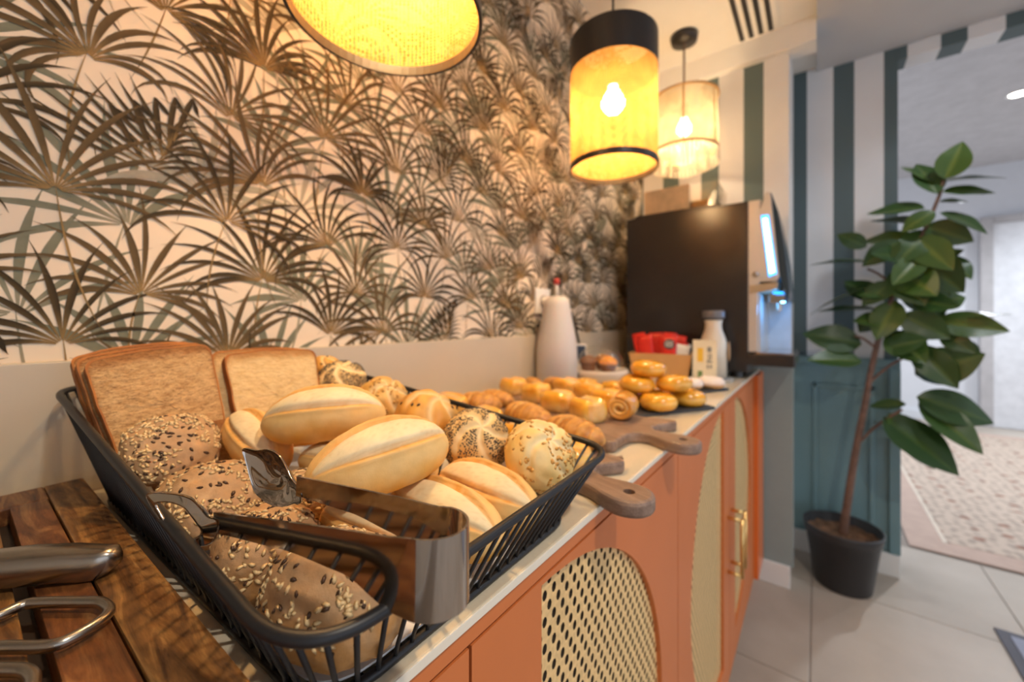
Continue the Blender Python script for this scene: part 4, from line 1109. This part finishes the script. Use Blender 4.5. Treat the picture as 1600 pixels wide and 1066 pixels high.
REST_DOUGH = [(-0.2784, 0.8925, 0.9249), (-0.2417, 0.9906, 0.9243), (-0.3348, 0.9141, 0.9570), (-0.2623, 0.9537, 0.9601), (-0.3174, 0.9399, 0.9917), (-0.3220, 0.9990, 0.9233), (-0.3675, 0.9183, 0.9234), (-0.3000, 1.0770, 0.9233)]
DN = [((1026, 628), 1, 'glazed doughnut in the bottom layer beside the rolled pastry'), ((1074, 621), 1, 'glazed doughnut in the bottom layer at the slate edge'),
      ((998, 600), 2, 'glazed doughnut in the middle layer above the rolled pastry'), ((1051, 601), 2, 'glazed doughnut in the middle layer before the glass bottle'),
      ((1013, 578), 3, 'glazed doughnut crowning the pile')]
hz = {1: 0.0065+0.0178, 2: 0.0065+0.0505, 3: 0.0065+0.082}
for i, (p, lv, lab) in enumerate(DN):
    o = mk('doughnut', ringd(DR, Dr, 0.93, seed=i), M['glaze'], None, REST_DOUGH[i], R3d(4*(i % 3)-3, 5*(i % 2)-2, 40*i), smooth=True); props(o, lab, 'doughnut', 'glazed doughnuts piled on slate')
for i, (x, y_) in enumerate(((-0.322, 0.999), (-0.366, 0.915), (-0.300, 1.077))):
    o = mk('doughnut', ringd(DR, Dr, 0.93, seed=10+i), M['glaze'], None, REST_DOUGH[5+i], smooth=True)
    props(o, ('glazed doughnut at the back of the bottom layer under the pile', 'glazed doughnut in the bottom layer under the middle ones', 'glazed doughnut in the bottom layer toward the paper box')[i], 'doughnut', 'glazed doughnuts piled on slate')
E_, u_, n_ = slate_on_edge(Vector((-0.268, 1.166, 0)), Vector((-0.204, 1.307, 0)), 0.115, 0.0, 'black slate plate carrying the sugared doughnuts')
for i, (su, sn, R_, r_) in enumerate(((0.115, 0.030, 0.0200, 0.0170), (0.040, 0.045, 0.0200, 0.0170), (0.085, 0.086, 0.0125, 0.0095))):
    p = E_+u_*su+n_*sn
    o = mk('doughnut', ringd(R_, r_, 0.95, seed=20+i, white=True), M['sugar'], None, (p.x, p.y, ZC+0.0062+r_*0.95), (0, 0, i), smooth=True)
    props(o, ('sugar dusted doughnut at the open end of the small slate', 'sugar dusted doughnut on the small slate beside the glazed pile', 'small sugar dusted doughnut between the two larger ones')[i], 'doughnut', 'sugared doughnuts on the small slate')

# ================================================================== BACK OF THE COUNTER
M['frost'] = flat('frosted_plastic', (0.62, 0.58, 0.55), 0.35, var=0.02, Subsurface_Weight=0.2)
jb_ = atz(862, 605, ZC)
jg = thing('frosted_jug', 'tall frosted white jug with sloping shoulders against the upstand', 'jug', (jb_.x+0.012, jb_.y+0.01, ZC))
mk('body', lathe([(0, 0), (0.060, 0), (0.064, 0.005), (0.0625, 0.115), (0.060, 0.14), (0.054, 0.175), (0.047, 0.215), (0.041, 0.25), (0.038, 0.268), (0.034, 0.272), (0, 0.272)], 40), M['frost'], jg, smooth=True)
mk('cap', lathe([(0, 0.268), (0.030, 0.268), (0.030, 0.276), (0.026, 0.279), (0, 0.279)], 30), M['frost'], jg, smooth=True)
mk('stopper_stem', lathe([(0, 0.276), (0.006, 0.276), (0.006, 0.318), (0, 0.318)], 14), M['frost'], jg, smooth=True)
mk('stopper_knob', lathe([(0, 0.316), (0.009, 0.317), (0.0105, 0.326), (0.008, 0.334), (0, 0.336)], 16), flat('red_knob', (0.45, 0.04, 0.03), 0.4), jg, smooth=True)
c0, c1 = atX(862, 475, XW+0.014), atX(903, 528, XW+0.024)
cm_ = atX(893, 490, XW+0.03)
pl = thing('power_cable', 'black power cable with plug running from the wall socket behind the jug', 'cable', (0, 0, 0))
mk('lead', tube(sub([(XW+0.030, so.y, so.z), (XW+0.05, so.y+0.03, so.z+0.004), cm_, c1, (c1.x+0.003, c1.y+0.05, ZC+0.05), (c1.x+0.01, c1.y+0.15, ZC+0.005), (c1.x+0.012, c1.y+0.30, ZC+0.005)], 6), 0.0042, 8), M['blacksat'], pl, smooth=True)
mk('plug', xf(lathe([(0, 0), (0.015, 0), (0.016, 0.012), (0.009, 0.024), (0, 0.025)], 16), Matrix.Translation((XW+0.0095, so.y, so.z)) @ Matrix.Rotation(pi/2, 4, 'Y')), M['white'], pl, smooth=True)
# cake plate with glass dome and muffins
cc = atz(937, 600.4, ZC)
ck = thing('cake_stand', 'round beige cake plate carrying muffins under a glass dome', 'cake stand', (cc.x, cc.y, ZC))
mk('plate', lathe([(0, 0), (0.060, 0), (0.066, 0.006), (0.078, 0.022), (0.087, 0.032), (0.089, 0.046), (0.086, 0.050), (0.078, 0.046), (0, 0.046)], 48), M['ceramic'], ck, smooth=True)
gd = thing('glass_dome', 'clear glass dome covering the muffins on the cake plate', 'glass dome', (cc.x, cc.y, ZC+0.0465))
M['dome'] = thinglass('thin_clear_glass')
pr_o = [(0.073*cos(a), 0.020+0.060*sin(a)) for a in [pi/2*k/10 for k in range(11)]]; pr_o[-1] = (0, pr_o[-1][1])
pr_i = [(0.0715*cos(a), 0.020+0.0585*sin(a)) for a in [pi/2*k/10 for k in range(11)]]; pr_i[-1] = (0, pr_i[-1][1])
mk('dome', lathe([(0.073, 0.0)]+pr_o, 40), M['dome'], gd, smooth=True)
mk('knob', lathe([(0, 0.0795), (0.006, 0.080), (0.006, 0.086), (0.011, 0.093), (0.008, 0.101), (0, 0.103)], 20), M['dome'], gd, smooth=True)
def muffin(loc, seed, top, label):
    t = thing('muffin', label, 'muffin', loc, (0, 0, seed), 'muffins under the glass dome')
    n = 40; V, F = lathe([(0, 0), (0.020, 0), (0.0255, 0.026), (0.0250, 0.026), (0, 0.024)], n)
    V = [Vector((v.x*(1+0.04*cos(i % n*pi)), v.y*(1+0.04*cos(i % n*pi)), v.z)) for i, v in enumerate(V)]
    mk('paper_case', (V, F), flat('brown_paper_case', (0.22, 0.10, 0.05), 0.7) if 'brown_paper_case' not in bpy.data.materials else bpy.data.materials['brown_paper_case'], t)
    def fn(th, ph):
        d = Vector((sin(th)*cos(ph), sin(th)*sin(ph), cos(th))); k = 1+0.08*ns(d, 2.5, seed)+0.04*ns(d, 7, seed)
        return Vector((d.x*0.029*k, d.y*0.029*k, 0.026+max(d.z, -0.2)*0.021*k)), mixc(top, tuple(x*1.5 for x in top), 0.5+ns(d, 4, seed))
    mk('cake_top', blob(fn, 32, 20), M['crustdark'], t, smooth=True)
for i, (dx_, dy_, tp, lab) in enumerate(((-0.026, -0.028, (0.16, 0.07, 0.03), 'chocolate brown muffin under the glass dome'), (0.036, -0.016, (0.62, 0.24, 0.03), 'orange coloured muffin under the glass dome'), (-0.004, 0.036, (0.24, 0.11, 0.04), 'brown muffin at the back under the glass dome'))):
    muffin((cc.x+dx_, cc.y+dy_, ZC+0.0462), i+1, tp, lab)
cd = atz(910, 585, ZC)
cd = att(907, 545, 1.36)
cp = thing('price_card', 'small upright card with dark blue picture beside the glass dome', 'card', (cd.x, cd.y, ZC), (0, 0, radians(35)))
mk('holder', boxd(-0.022, 0.022, -0.008, 0.008, 0, 0.012, 0.002), M['white'], cp)
mk('card', boxd(-0.020, 0.020, -0.001, 0.001, 0.010, 0.125), M['white'], cp)
mk('picture', boxd(-0.0165, 0.0165, -0.0016, -0.0009, 0.07, 0.118), flat('dark_blue_print', (0.03, 0.05, 0.09), 0.3), cp)
# paper box with red sachets
bx = atz(1032, 590, ZC)
RB = radians(10)
kb = thing('kraft_box', 'open kraft paper box filled with red sachets before the coffee machine', 'box', (bx.x-0.005, bx.y+0.03, ZC), (0, 0, RB))
kr = flat('kraft_paper', (0.55, 0.31, 0.12), 0.6, var=0.06)
def wall4(L0, W0, L1, W1, H, th):
    o0 = [(-L0, -W0, 0), (L0, -W0, 0), (L0, W0, 0), (-L0, W0, 0)]; o1 = [(-L1, -W1, H), (L1, -W1, H), (L1, W1, H), (-L1, W1, H)]
    i1 = [(x*(1-th/L1), y_*(1-th/W1), z) for x, y_, z in o1]; i0 = [(x*(1-th/L0), y_*(1-th/W0), th) for x, y_, z in o0]
    V = o0+o1+i1+i0; F = [[3, 2, 1, 0], [12, 13, 14, 15]]
    for i in range(4):
        j = (i+1) % 4; F += [[i, j, 4+j, 4+i], [4+i, 4+j, 8+j, 8+i], [8+i, 8+j, 12+j, 12+i]]
    return V, F
mk('tray', wall4(0.088, 0.056, 0.105, 0.066, 0.088, 0.002), kr, kb)
M['red'] = flat('red_sachet', (0.68, 0.025, 0.012), 0.32, var=0.1, scale=60)
sachet = None
rng = random.Random(5)
for i in range(12):
    x = (0.026, 0.050, -0.034, 0.004, -0.050, 0.036, -0.012, 0.048, -0.046, 0.016, 0.050, -0.028)[i]; yv = -0.0480+0.0078*i; tl = (2, 12, -9, 6, -12, 10, -4, 8, -12, 4, 12, -6)[i]
    loc = Matrix.Translation((kb.location)) @ Matrix.Rotation(RB, 4, 'Z') @ Vector((x, yv, 0.008))
    if i in (1, 10):
        t = thing('white_sachet', ('white paper sachet at the front corner of the kraft box' if i == 1 else 'white paper sachet at the back corner of the kraft box'), 'sachet', loc, (0, 0, 0), 'white sachets in the kraft box'); mm = M['white']
    else:
        t = thing('red_sachet', 'glossy red sachet with round striped emblem standing in the kraft box' if i == 0 else ('glossy red sachet in the front half of the kraft paper box' if i < 6 else 'glossy red sachet in the back half of the kraft paper box'), 'sachet', loc, (0, 0, 0), 'red sachets in the kraft box'); mm = M['red']
    t.matrix_world = Matrix.Translation(loc) @ Matrix.Rotation(RB, 4, 'Z') @ Matrix.Rotation(radians(-5), 4, 'X') @ Matrix.Rotation(radians(tl), 4, 'Y')
    H2 = rng.uniform(0.120, 0.155) if mm is M['red'] else 0.115; w2 = 0.024
    V, F = [], []
    for r_ in range(9):
        for c_ in range(7):
            u, v_ = c_/6*2-1, r_/8; th_ = 0.0028*(1-u*u)*sin(pi*v_)+0.0005
            V.append((u*w2, -th_, v_*H2))
    k_ = len(V)
    for r_ in range(9):
        for c_ in range(7):
            u, v_ = c_/6*2-1, r_/8; th_ = 0.0028*(1-u*u)*sin(pi*v_)+0.0005
            V.append((u*w2, th_, v_*H2))
    for r_ in range(8):
        for c_ in range(6):
            a = r_*7+c_; F += [[a, a+1, a+8, a+7], [k_+a+7, k_+a+8, k_+a+1, k_+a]]
    ed_ = [c_ for c_ in range(7)]+[r_*7+6 for r_ in range(1, 9)]+[56+c_ for c_ in range(5, -1, -1)]+[r_*7 for r_ in range(7, 0, -1)]
    for a, b in zip(ed_, ed_[1:]+ed_[:1]): F.append([b, a, k_+a, k_+b])
    mk('pouch', (V, F), mm, t, smooth=True)
    if i == 0:
        mk('emblem', xf(lathe([(0, 0), (0.019, 0), (0.019, 0.001), (0, 0.001)], 28), Matrix.Translation((0, -0.0022, H2*0.80)) @ Matrix.Rotation(pi/2, 4, 'X')), flat('dark_emblem', (0.07, 0.05, 0.05), 0.4), t)
        for q in (-0.007, 0.0, 0.007): mk('emblem_stripe', boxd(-0.013, 0.013, -0.0036, -0.0028, H2*0.80+q-0.0014, H2*0.80+q+0.0014), M['white'], t)
# carafe of milk with a card in front
bt = atz(1117, 593, ZC)
bo = thing('milk_bottle', 'glass milk bottle with wide neck and dark lid before the coffee machine', 'bottle', (bt.x-0.004, bt.y-0.004, ZC))
zz = att(1113, 488, FW.dot(bt)).z-ZC
mk('glass', lathe([(0, 0), (0.040, 0), (0.045, 0.006), (0.045, zz*0.50), (0.040, zz*0.60), (0.029, zz*0.72), (0.0275, zz*0.80), (0.032, zz*0.88), (0.032, zz*0.90), (0, zz*0.90)], 40), thinglass('bottle_glass'), bo, smooth=True)
mk('milk', lathe([(0, 0.004), (0.041, 0.004), (0.0425, zz*0.50), (0.038, zz*0.59), (0.027, zz*0.72), (0.0255, zz*0.80), (0.029, zz*0.86), (0, zz*0.86)], 40), flat('milk', (0.80, 0.70, 0.56), 0.4, var=0.02), bo, smooth=True)
mk('lid', lathe([(0, zz*0.885), (0.034, zz*0.885), (0.035, zz*0.90), (0.035, zz*0.985), (0.032, zz), (0, zz)], 32), flat('grey_lid', (0.16, 0.15, 0.16), 0.4), bo, smooth=True)
mk('tag', xf(lathe([(0, -0.002), (0.013, -0.002), (0.018, 0), (0.013, 0.002), (0, 0.002)], 20), Matrix.Translation((0.047, 0.008, zz*0.40)) @ Matrix.Scale(2.0, 4, (0, 0, 1)) @ Matrix.Rotation(pi/2, 4, 'Y')), flat('wooden_tag', (0.50, 0.28, 0.13), 0.5), bo, smooth=True)
fc = atz(1108, 595, ZC)
fcd = thing('menu_card', 'cream printed card with yellow mark leaning against the milk bottle', 'card', (fc.x-0.003, fc.y-0.056, ZC+0.006), (radians(-8), 0, TH+radians(-28)))
mk('card', boxd(-0.036, 0.036, -0.001, 0.001, 0, 0.135), flat('cream_card', (0.76, 0.68, 0.50), 0.5), fcd)
mk('yellow_mark', boxd(-0.022, -0.004, -0.0017, -0.0009, 0.062, 0.108), flat('yellow_print', (0.78, 0.48, 0.04), 0.5), fcd)
for q, (x0, x1, z0, z1) in enumerate(((0.008, 0.020, 0.095, 0.112), (0.006, 0.023, 0.060, 0.066), (0.010, 0.014, 0.066, 0.090), (0.017, 0.021, 0.070, 0.090), (0.007, 0.012, 0.040, 0.054), (0.016, 0.022, 0.042, 0.053))):
    mk('printed_mark', boxd(x0, x1, -0.0017, -0.0009, z0, z1), flat('grey_print', (0.22, 0.22, 0.20), 0.5) if 'grey_print' not in bpy.data.materials else bpy.data.materials['grey_print'], fcd)
mk('green_mark', boxd(-0.020, -0.006, -0.0017, -0.0009, 0.010, 0.032), flat('green_print', (0.14, 0.24, 0.08), 0.5), fcd)
ct = thing('coaster', 'thin pale square coaster standing under the milk bottle and card', 'coaster', (bt.x-0.012, bt.y-0.010, ZC), (0, 0, radians(6)))
mk('slab', boxd(-0.056, 0.068, -0.058, 0.050, 0, 0.0055, 0.001), flat('pale_grey_stone', (0.42, 0.40, 0.36), 0.5), ct)
bo.location.z = ZC+0.0055

# ================================================================== COFFEE MACHINE
Y0, Y1 = 1.60, 1.925
xl, xr = atY(979, 400, Y0).x, atY(1169, 400, Y0).x
ztop = atY(1169, 314, Y0).z
cmx = thing('coffee_machine', 'tall black and silver coffee machine with blue lit front at the counter end', 'coffee machine', (0, 0, 0))
mk('body', boxd(xl, xr, Y0, Y1, ZC+0.022, ztop, 0.004), M['machine'], cmx)
for x in (xl+0.05, xr-0.04):
    for yv in (Y0+0.04, Y1-0.04): mk('foot', lathe([(0, 0), (0.019, 0), (0.017, 0.024), (0, 0.024)], 18), M['blacksat'], cmx, (x, yv, ZC))
mk('lid', boxd(xl+0.03, xr-0.09, Y0+0.012, Y1-0.012, ztop-0.002, ztop+0.013, 0.004), M['machine'], cmx)
def X_(px): return atY(px, 400, Y0).x
def Z_(px, py): return atY(px, py, Y0).z
def sideplate(pts, y0, y1, m_, name, b=0.002):
    ol = [(X_(a), Z_(a, c)) for a, c in pts]
    d = prism(ol, 0, y1-y0, b)
    M_ = Matrix(((1, 0, 0, 0), (0, 0, 1, y0), (0, 1, 0, 0), (0, 0, 0, 1)))
    return mk(name, xf(d, M_), m_, cmx)
sideplate([(1169, 550), (1184, 550), (1184, 460), (1187, 440), (1187, 330), (1188, 312), (1169, 315)], Y0-0.001, Y1, M['alu'], 'side_cheek')
sideplate([(1186, 440), (1213, 440), (1218, 432), (1204, 300), (1196, 300), (1191, 318), (1186, 330)], Y0-0.001, Y1, M['alu'], 'front_door')
scr = sideplate([(1219, 436), (1232, 470), (1234, 455), (1228, 400), (1216, 330), (1204.6, 300)], Y0+0.004, Y1-0.004, flat('dark_touch_screen', (0.03, 0.05, 0.07), 0.12), 'touch_screen')
sideplate([(1171, 460), (1214, 452), (1216, 441), (1171, 446)], Y0-0.002, Y1, flat('champagne_trim', (0.50, 0.40, 0.28), 0.35, metal=0.5), 'trim_band')
M['led'] = emit('blue_white_led', (0.55, 0.85, 1.0), 4.0)
M['ledblue'] = emit('blue_led_surround', (0.03, 0.38, 1.0), 1.6)
sideplate([(1189, 337), (1201, 336), (1214, 428), (1201, 433)], Y0-0.0035, Y0+0.006, M['ledblue'], 'light_frame', 0.0006)
sideplate([(1192, 342), (1199, 341), (1211, 425), (1203, 428)], Y0-0.005, Y0+0.006, M['led'], 'light_strip', 0.0006)
mk('knob', lathe([(0, -0.010), (0.007, -0.007), (0.010, 0), (0.007, 0.007), (0, 0.010)], 18), M['steel'], cmx, (X_(1181), Y0-0.004, Z_(1181, 429)), smooth=True)
mk('niche_back', boxd(X_(1184)-0.002, X_(1184)+0.006, Y0+0.01, Y1-0.01, Z_(1184, 552), Z_(1184, 460)), M['alu'], cmx)
mk('niche_far_side', boxd(X_(1184), X_(1229), Y1-0.02, Y1-0.005, Z_(1184, 552), Z_(1184, 460)), flat('pale_plastic', (0.6, 0.66, 0.72), 0.4), cmx)
zsp = Z_(1214, 458)
mk('spout', join(boxd(X_(1196), X_(1226), Y0+0.10, Y1-0.10, zsp-0.03, zsp+0.01, 0.004), *[mv(lathe([(0, -0.028), (0.006, -0.028), (0.008, 0.0), (0, 0)], 14), X_(1212), yv, zsp-0.028) for yv in (Y0+0.135, Y1-0.135)]), M['steel'], cmx)
mk('niche_lamp', xf(lathe([(0, 0), (0.016, 0), (0.016, 0.004), (0, 0.004)], 20), Matrix.Translation((X_(1214), Y0+0.05, zsp+0.002))), M['ledblue'], cmx)
ll = lamp_light('niche_light', 'POINT', (X_(1222), Y0+0.06, zsp-0.05), 0.42, (0.07, 0.40, 1.0), 0.012); ll.parent = cmx
zt0, zt1 = Z_(1205, 573), Z_(1205, 552)
mk('drip_tray', boxd(xr-0.004, X_(1243), Y0-0.002, Y1, zt0, zt1-0.006, 0.004), M['machine'], cmx)
mk('drip_grid', boxd(xr+0.02, X_(1240), Y0+0.006, Y1-0.01, zt1-0.007, zt1, 0.0015), M['steel'], cmx)
# cup tray on the machine: clear hopper with wooden sides
hp = thing('bean_hopper', 'clear bean hopper with wooden side on top of the coffee machine', 'hopper', (0, 0, 0))
hx0, hx1 = X_(1000), X_(1112)
zh = ztop+0.013
mk('wood_side', boxd(hx0, X_(1072), Y0+0.05, Y0+0.058, zh, zh+0.105, 0.002), flat('honey_wood', (0.60, 0.42, 0.25), 0.4, var=0.15, scale=30), hp)
mk('glass_side', wall4(0.5*(hx1-hx0), 0.10, 0.5*(hx1-hx0)+0.008, 0.105, 0.10, 0.003), thinglass('hopper_glass', (0.97, 0.95, 0.92)), hp, ((hx0+hx1)/2, Y0+0.166, zh))
mk('beans', mv(boxd(-(hx1-hx0)/2+0.012, (hx1-hx0)/2-0.012, -0.088, 0.088, 0.004, 0.042, 0.01), (hx0+hx1)/2, Y0+0.166, zh), flat('coffee_beans', (0.13, 0.065, 0.030), 0.5, var=0.5, scale=90, bump=1.0, bscale=90), hp)

# ================================================================== POTTED RUBBER PLANT
pb_ = atz(1318, 932, 0.0); pc = Vector((pb_.x, pb_.y+0.095, 0))
pt = thing('potted_plant', 'tall rubber plant in a black plastic pot by the teal recess', 'plant', (pc.x, pc.y, 0))
PH = 0.245
mk('pot', lathe([(0, 0), (0.092, 0), (0.096, 0.004), (0.122, PH-0.045), (0.126, PH-0.044), (0.134, PH-0.004), (0.134, PH), (0.126, PH), (0.118, PH-0.05), (0, PH-0.055)], 48), flat('black_plastic_pot', (0.028, 0.027, 0.029), 0.45), pt, smooth=True)
def soilf():
    V, F = lathe([(0, 0)]+[(0.012*k, 0) for k in range(1, 11)], 40)
    return [Vector((v.x, v.y, PH-0.035+0.012*ns(v, 30, 2)+0.008*ns(v, 80, 4))) for v in V], F
mk('soil', soilf(), flat('bark_soil', (0.16, 0.085, 0.045), 0.9, var=0.5, scale=40, bump=0.8, bscale=60), pt, smooth=True)
YP = pc.y
def PP(px, py, dy=0.0): return atY(px, py, YP+dy)-Vector((pc.x, pc.y, 0))
bark = flat('brown_bark', (0.16, 0.085, 0.055), 0.7, var=0.3, scale=40, bump=0.5, bscale=80)
stem = sub([Vector((0.0, 0, PH-0.05)), PP(1328, 760), PP(1338, 700), PP(1352, 630), PP(1364, 565), PP(1385, 490), PP(1408, 430), PP(1440, 370), PP(1466, 310), PP(1474, 282)], 6)
ns_ = len(stem)
mk('stem', tube(stem, [lerp(0.0155, 0.0045, (i/ns_)**0.8) for i in range(ns_)], 12), bark, pt, smooth=True)
for pts in ([(1345, 690), (1362, 672), (1385, 655), (1410, 640)], [(1357, 600), (1385, 575), (1420, 555), (1450, 540)], [(1385, 490), (1420, 500), (1460, 505)], [(1370, 545), (1350, 530), (1335, 525)], [(1400, 450), (1375, 430), (1355, 420)]):
    mk('branch', tube(sub([PP(*p) for p in pts], 5), 0.0048, 8), bark, pt, smooth=True)
def leaf_mat():
    n = NT('rubber_leaf'); oi = n.n('ShaderNodeObjectInfo'); a = n.n('ShaderNodeVertexColor', layer_name='Col')
    t_ = n.ramp(oi.outputs['Random'], [(0.0, (0.55, 0.65, 0.55)), (0.6, (1.0, 1.0, 1.0)), (1.0, (1.5, 1.25, 0.8))])
    n.base(n.mix(1.0, a.outputs['Color'], t_, 'MULTIPLY')); n.set(Roughness=0.33); n.bump(n.noise(n.coord(), 30, 3), 0.15, 0.002); return n.m
M['leaf'] = leaf_mat()
def leaf_mesh(fold, droop, wid):
    V, F, C = [], [], []; nu, nv = 14, 8
    for i in range(nu+1):
        s = i/nu; w = wid*(sin(pi*s**0.85)**0.75)*(1-0.35*s**6) if 0 < s < 1 else (0.012 if s == 0 else 0.0)
        for j in range(nv+1):
            v = -1+2*j/nv
            V.append((s, v*w/2, fold*abs(v)*w*0.5-droop*s*s+0.012*sin(s*14)*abs(v)*0.5))
            C.append(mixc((0.030, 0.078, 0.016), (0.10, 0.15, 0.036), exp(-(v/0.10)**2)*0.8+0.12*abs(v)))
    for i in range(nu):
        for j in range(nv): a = i*(nv+1)+j; F.append([a, a+nv+1, a+nv+2, a+1])
    me = bpy.data.meshes.new('leaf'); me.from_pydata(V, [], F); at_ = me.color_attributes.new('Col', 'FLOAT_COLOR', 'POINT')
    at_.data.foreach_set('color', [c for v in C for c in (*v, 1.0)]); me.polygons.foreach_set('use_smooth', [True]*len(F)); me.materials.append(M['leaf']); me.update()
    return me
LM = [leaf_mesh(0.25, 0.10, 0.52), leaf_mesh(0.15, 0.22, 0.46), leaf_mesh(0.35, 0.05, 0.42)]
rng = random.Random(8)
LEAVES = [  # base px, tip px, face (1 = broad side to the aisle, 0 = edge on), dy of the tip
 ((1477, 280), (1502, 226), 1.0, -0.02), ((1470, 288), (1420, 252), 0.25, 0.05), ((1464, 303), (1434, 256), 0.3, 0.06), ((1476, 284), (1569, 272), 0.1, -0.05), ((1472, 300), (1554, 291), 0.45, -0.03),
 ((1445, 326), (1357, 332), 0.45, 0.06), ((1468, 316), (1512, 313), 0.4, 0.03), ((1468, 332), (1548, 352), 0.3, -0.06), ((1456, 352), (1364, 343), 0.3, 0.08), ((1446, 354), (1513, 374), 0.9, -0.03),
 ((1354, 386), (1315, 367), 0.8, -0.02), ((1432, 372), (1354, 376), 0.5, 0.05), ((1424, 398), (1497, 450), 1.0, -0.05), ((1480, 400), (1520, 428), 0.4, -0.05), ((1406, 376), (1353, 412), 0.8, -0.03),
 ((1358, 410), (1270, 408), 0.15, 0.0), ((1355, 452), (1263, 476), 0.15, 0.03), ((1370, 484), (1282, 484), 0.15, -0.02), ((1370, 490), (1344, 517), 0.8, 0.02), ((1346, 538), (1268, 519), 0.75, -0.03),
 ((1346, 564), (1270, 561), 0.55, -0.08), ((1408, 492), (1477, 524), 0.95, -0.05), ((1455, 476), (1510, 462), 0.9, 0.03), ((1462, 502), (1565, 515), 0.75, -0.04), ((1515, 498), (1578, 487), 0.15, 0.04),
 ((1494, 530), (1528, 563), 0.8, 0.0), ((1416, 546), (1472, 572), 0.8, 0.04), ((1430, 586), (1525, 556), 0.9, -0.05), ((1432, 620), (1547, 652), 0.7, -0.02), ((1436, 626), (1527, 700), 0.5, -0.06),
 ((1380, 652), (1498, 735), 0.45, -0.08), ((1388, 646), (1466, 722), 0.5, -0.02), ((1416, 632), (1363, 634), 0.5, 0.03), ((1400, 420), (1440, 470), 0.9, -0.07), ((1395, 440), (1352, 470), 0.7, -0.05),
 ((1440, 400), (1400, 440), 0.8, -0.08), ((1420, 430), (1470, 490), 0.8, 0.03), ((1400, 470), (1372, 520), 0.7, -0.06), ((1430, 540), (1490, 600), 0.9, -0.06), ((1390, 520), (1440, 560), 0.8, -0.08),
 ((1430, 372), (1478, 410), 0.9, -0.09), ((1418, 402), (1368, 396), 0.7, -0.07), ((1410, 425), (1455, 455), 0.9, -0.10), ((1400, 455), (1345, 455), 0.6, -0.04), ((1425, 470), (1490, 478), 0.8, -0.09), ((1390, 500), (1340, 500), 0.6, -0.03), ((1460, 330), (1415, 355), 0.7, -0.04), ((1450, 410), (1500, 392), 0.7, -0.02), ((1385, 545), (1440, 530), 0.7, -0.09), ((1470, 520), (1515, 545), 0.9, -0.05), ((1440, 440), (1506, 420), 0.5, 0.06), ((1375, 470), (1325, 440), 0.6, 0.06), ((1452, 360), (1410, 400), 0.8, -0.06), ((1440, 380), (1490, 352), 0.7, 0.04)]
for i, (b, tpx, fc_, dy) in enumerate(LEAVES):
    A = PP(b[0], b[1], rng.uniform(-0.02, 0.02)); B = PP(tpx[0], tpx[1], dy); d = B-A; L = d.length; x = d.normalized()
    tocam = -(A+Vector((pc.x, pc.y, -CAMZ))).normalized(); upv = Vector((0, 0, 1))
    nrm_ = (tocam*fc_+upv*(1.05-fc_)).normalized(); nrm_ = (nrm_-x*nrm_.dot(x)).normalized(); yv = nrm_.cross(x)
    o = mk('leaf', LM[i % 3], None, pt); Mx = Matrix((x, yv, nrm_)).transposed().to_4x4()
    S = L*(1.05 if fc_ < 0.5 else 1.12)
    wd = 1.35 if fc_ > 0.6 else 1.2
    o.matrix_local = Matrix.Translation(A) @ Mx @ Matrix.Diagonal((S, S*wd, S, 1))
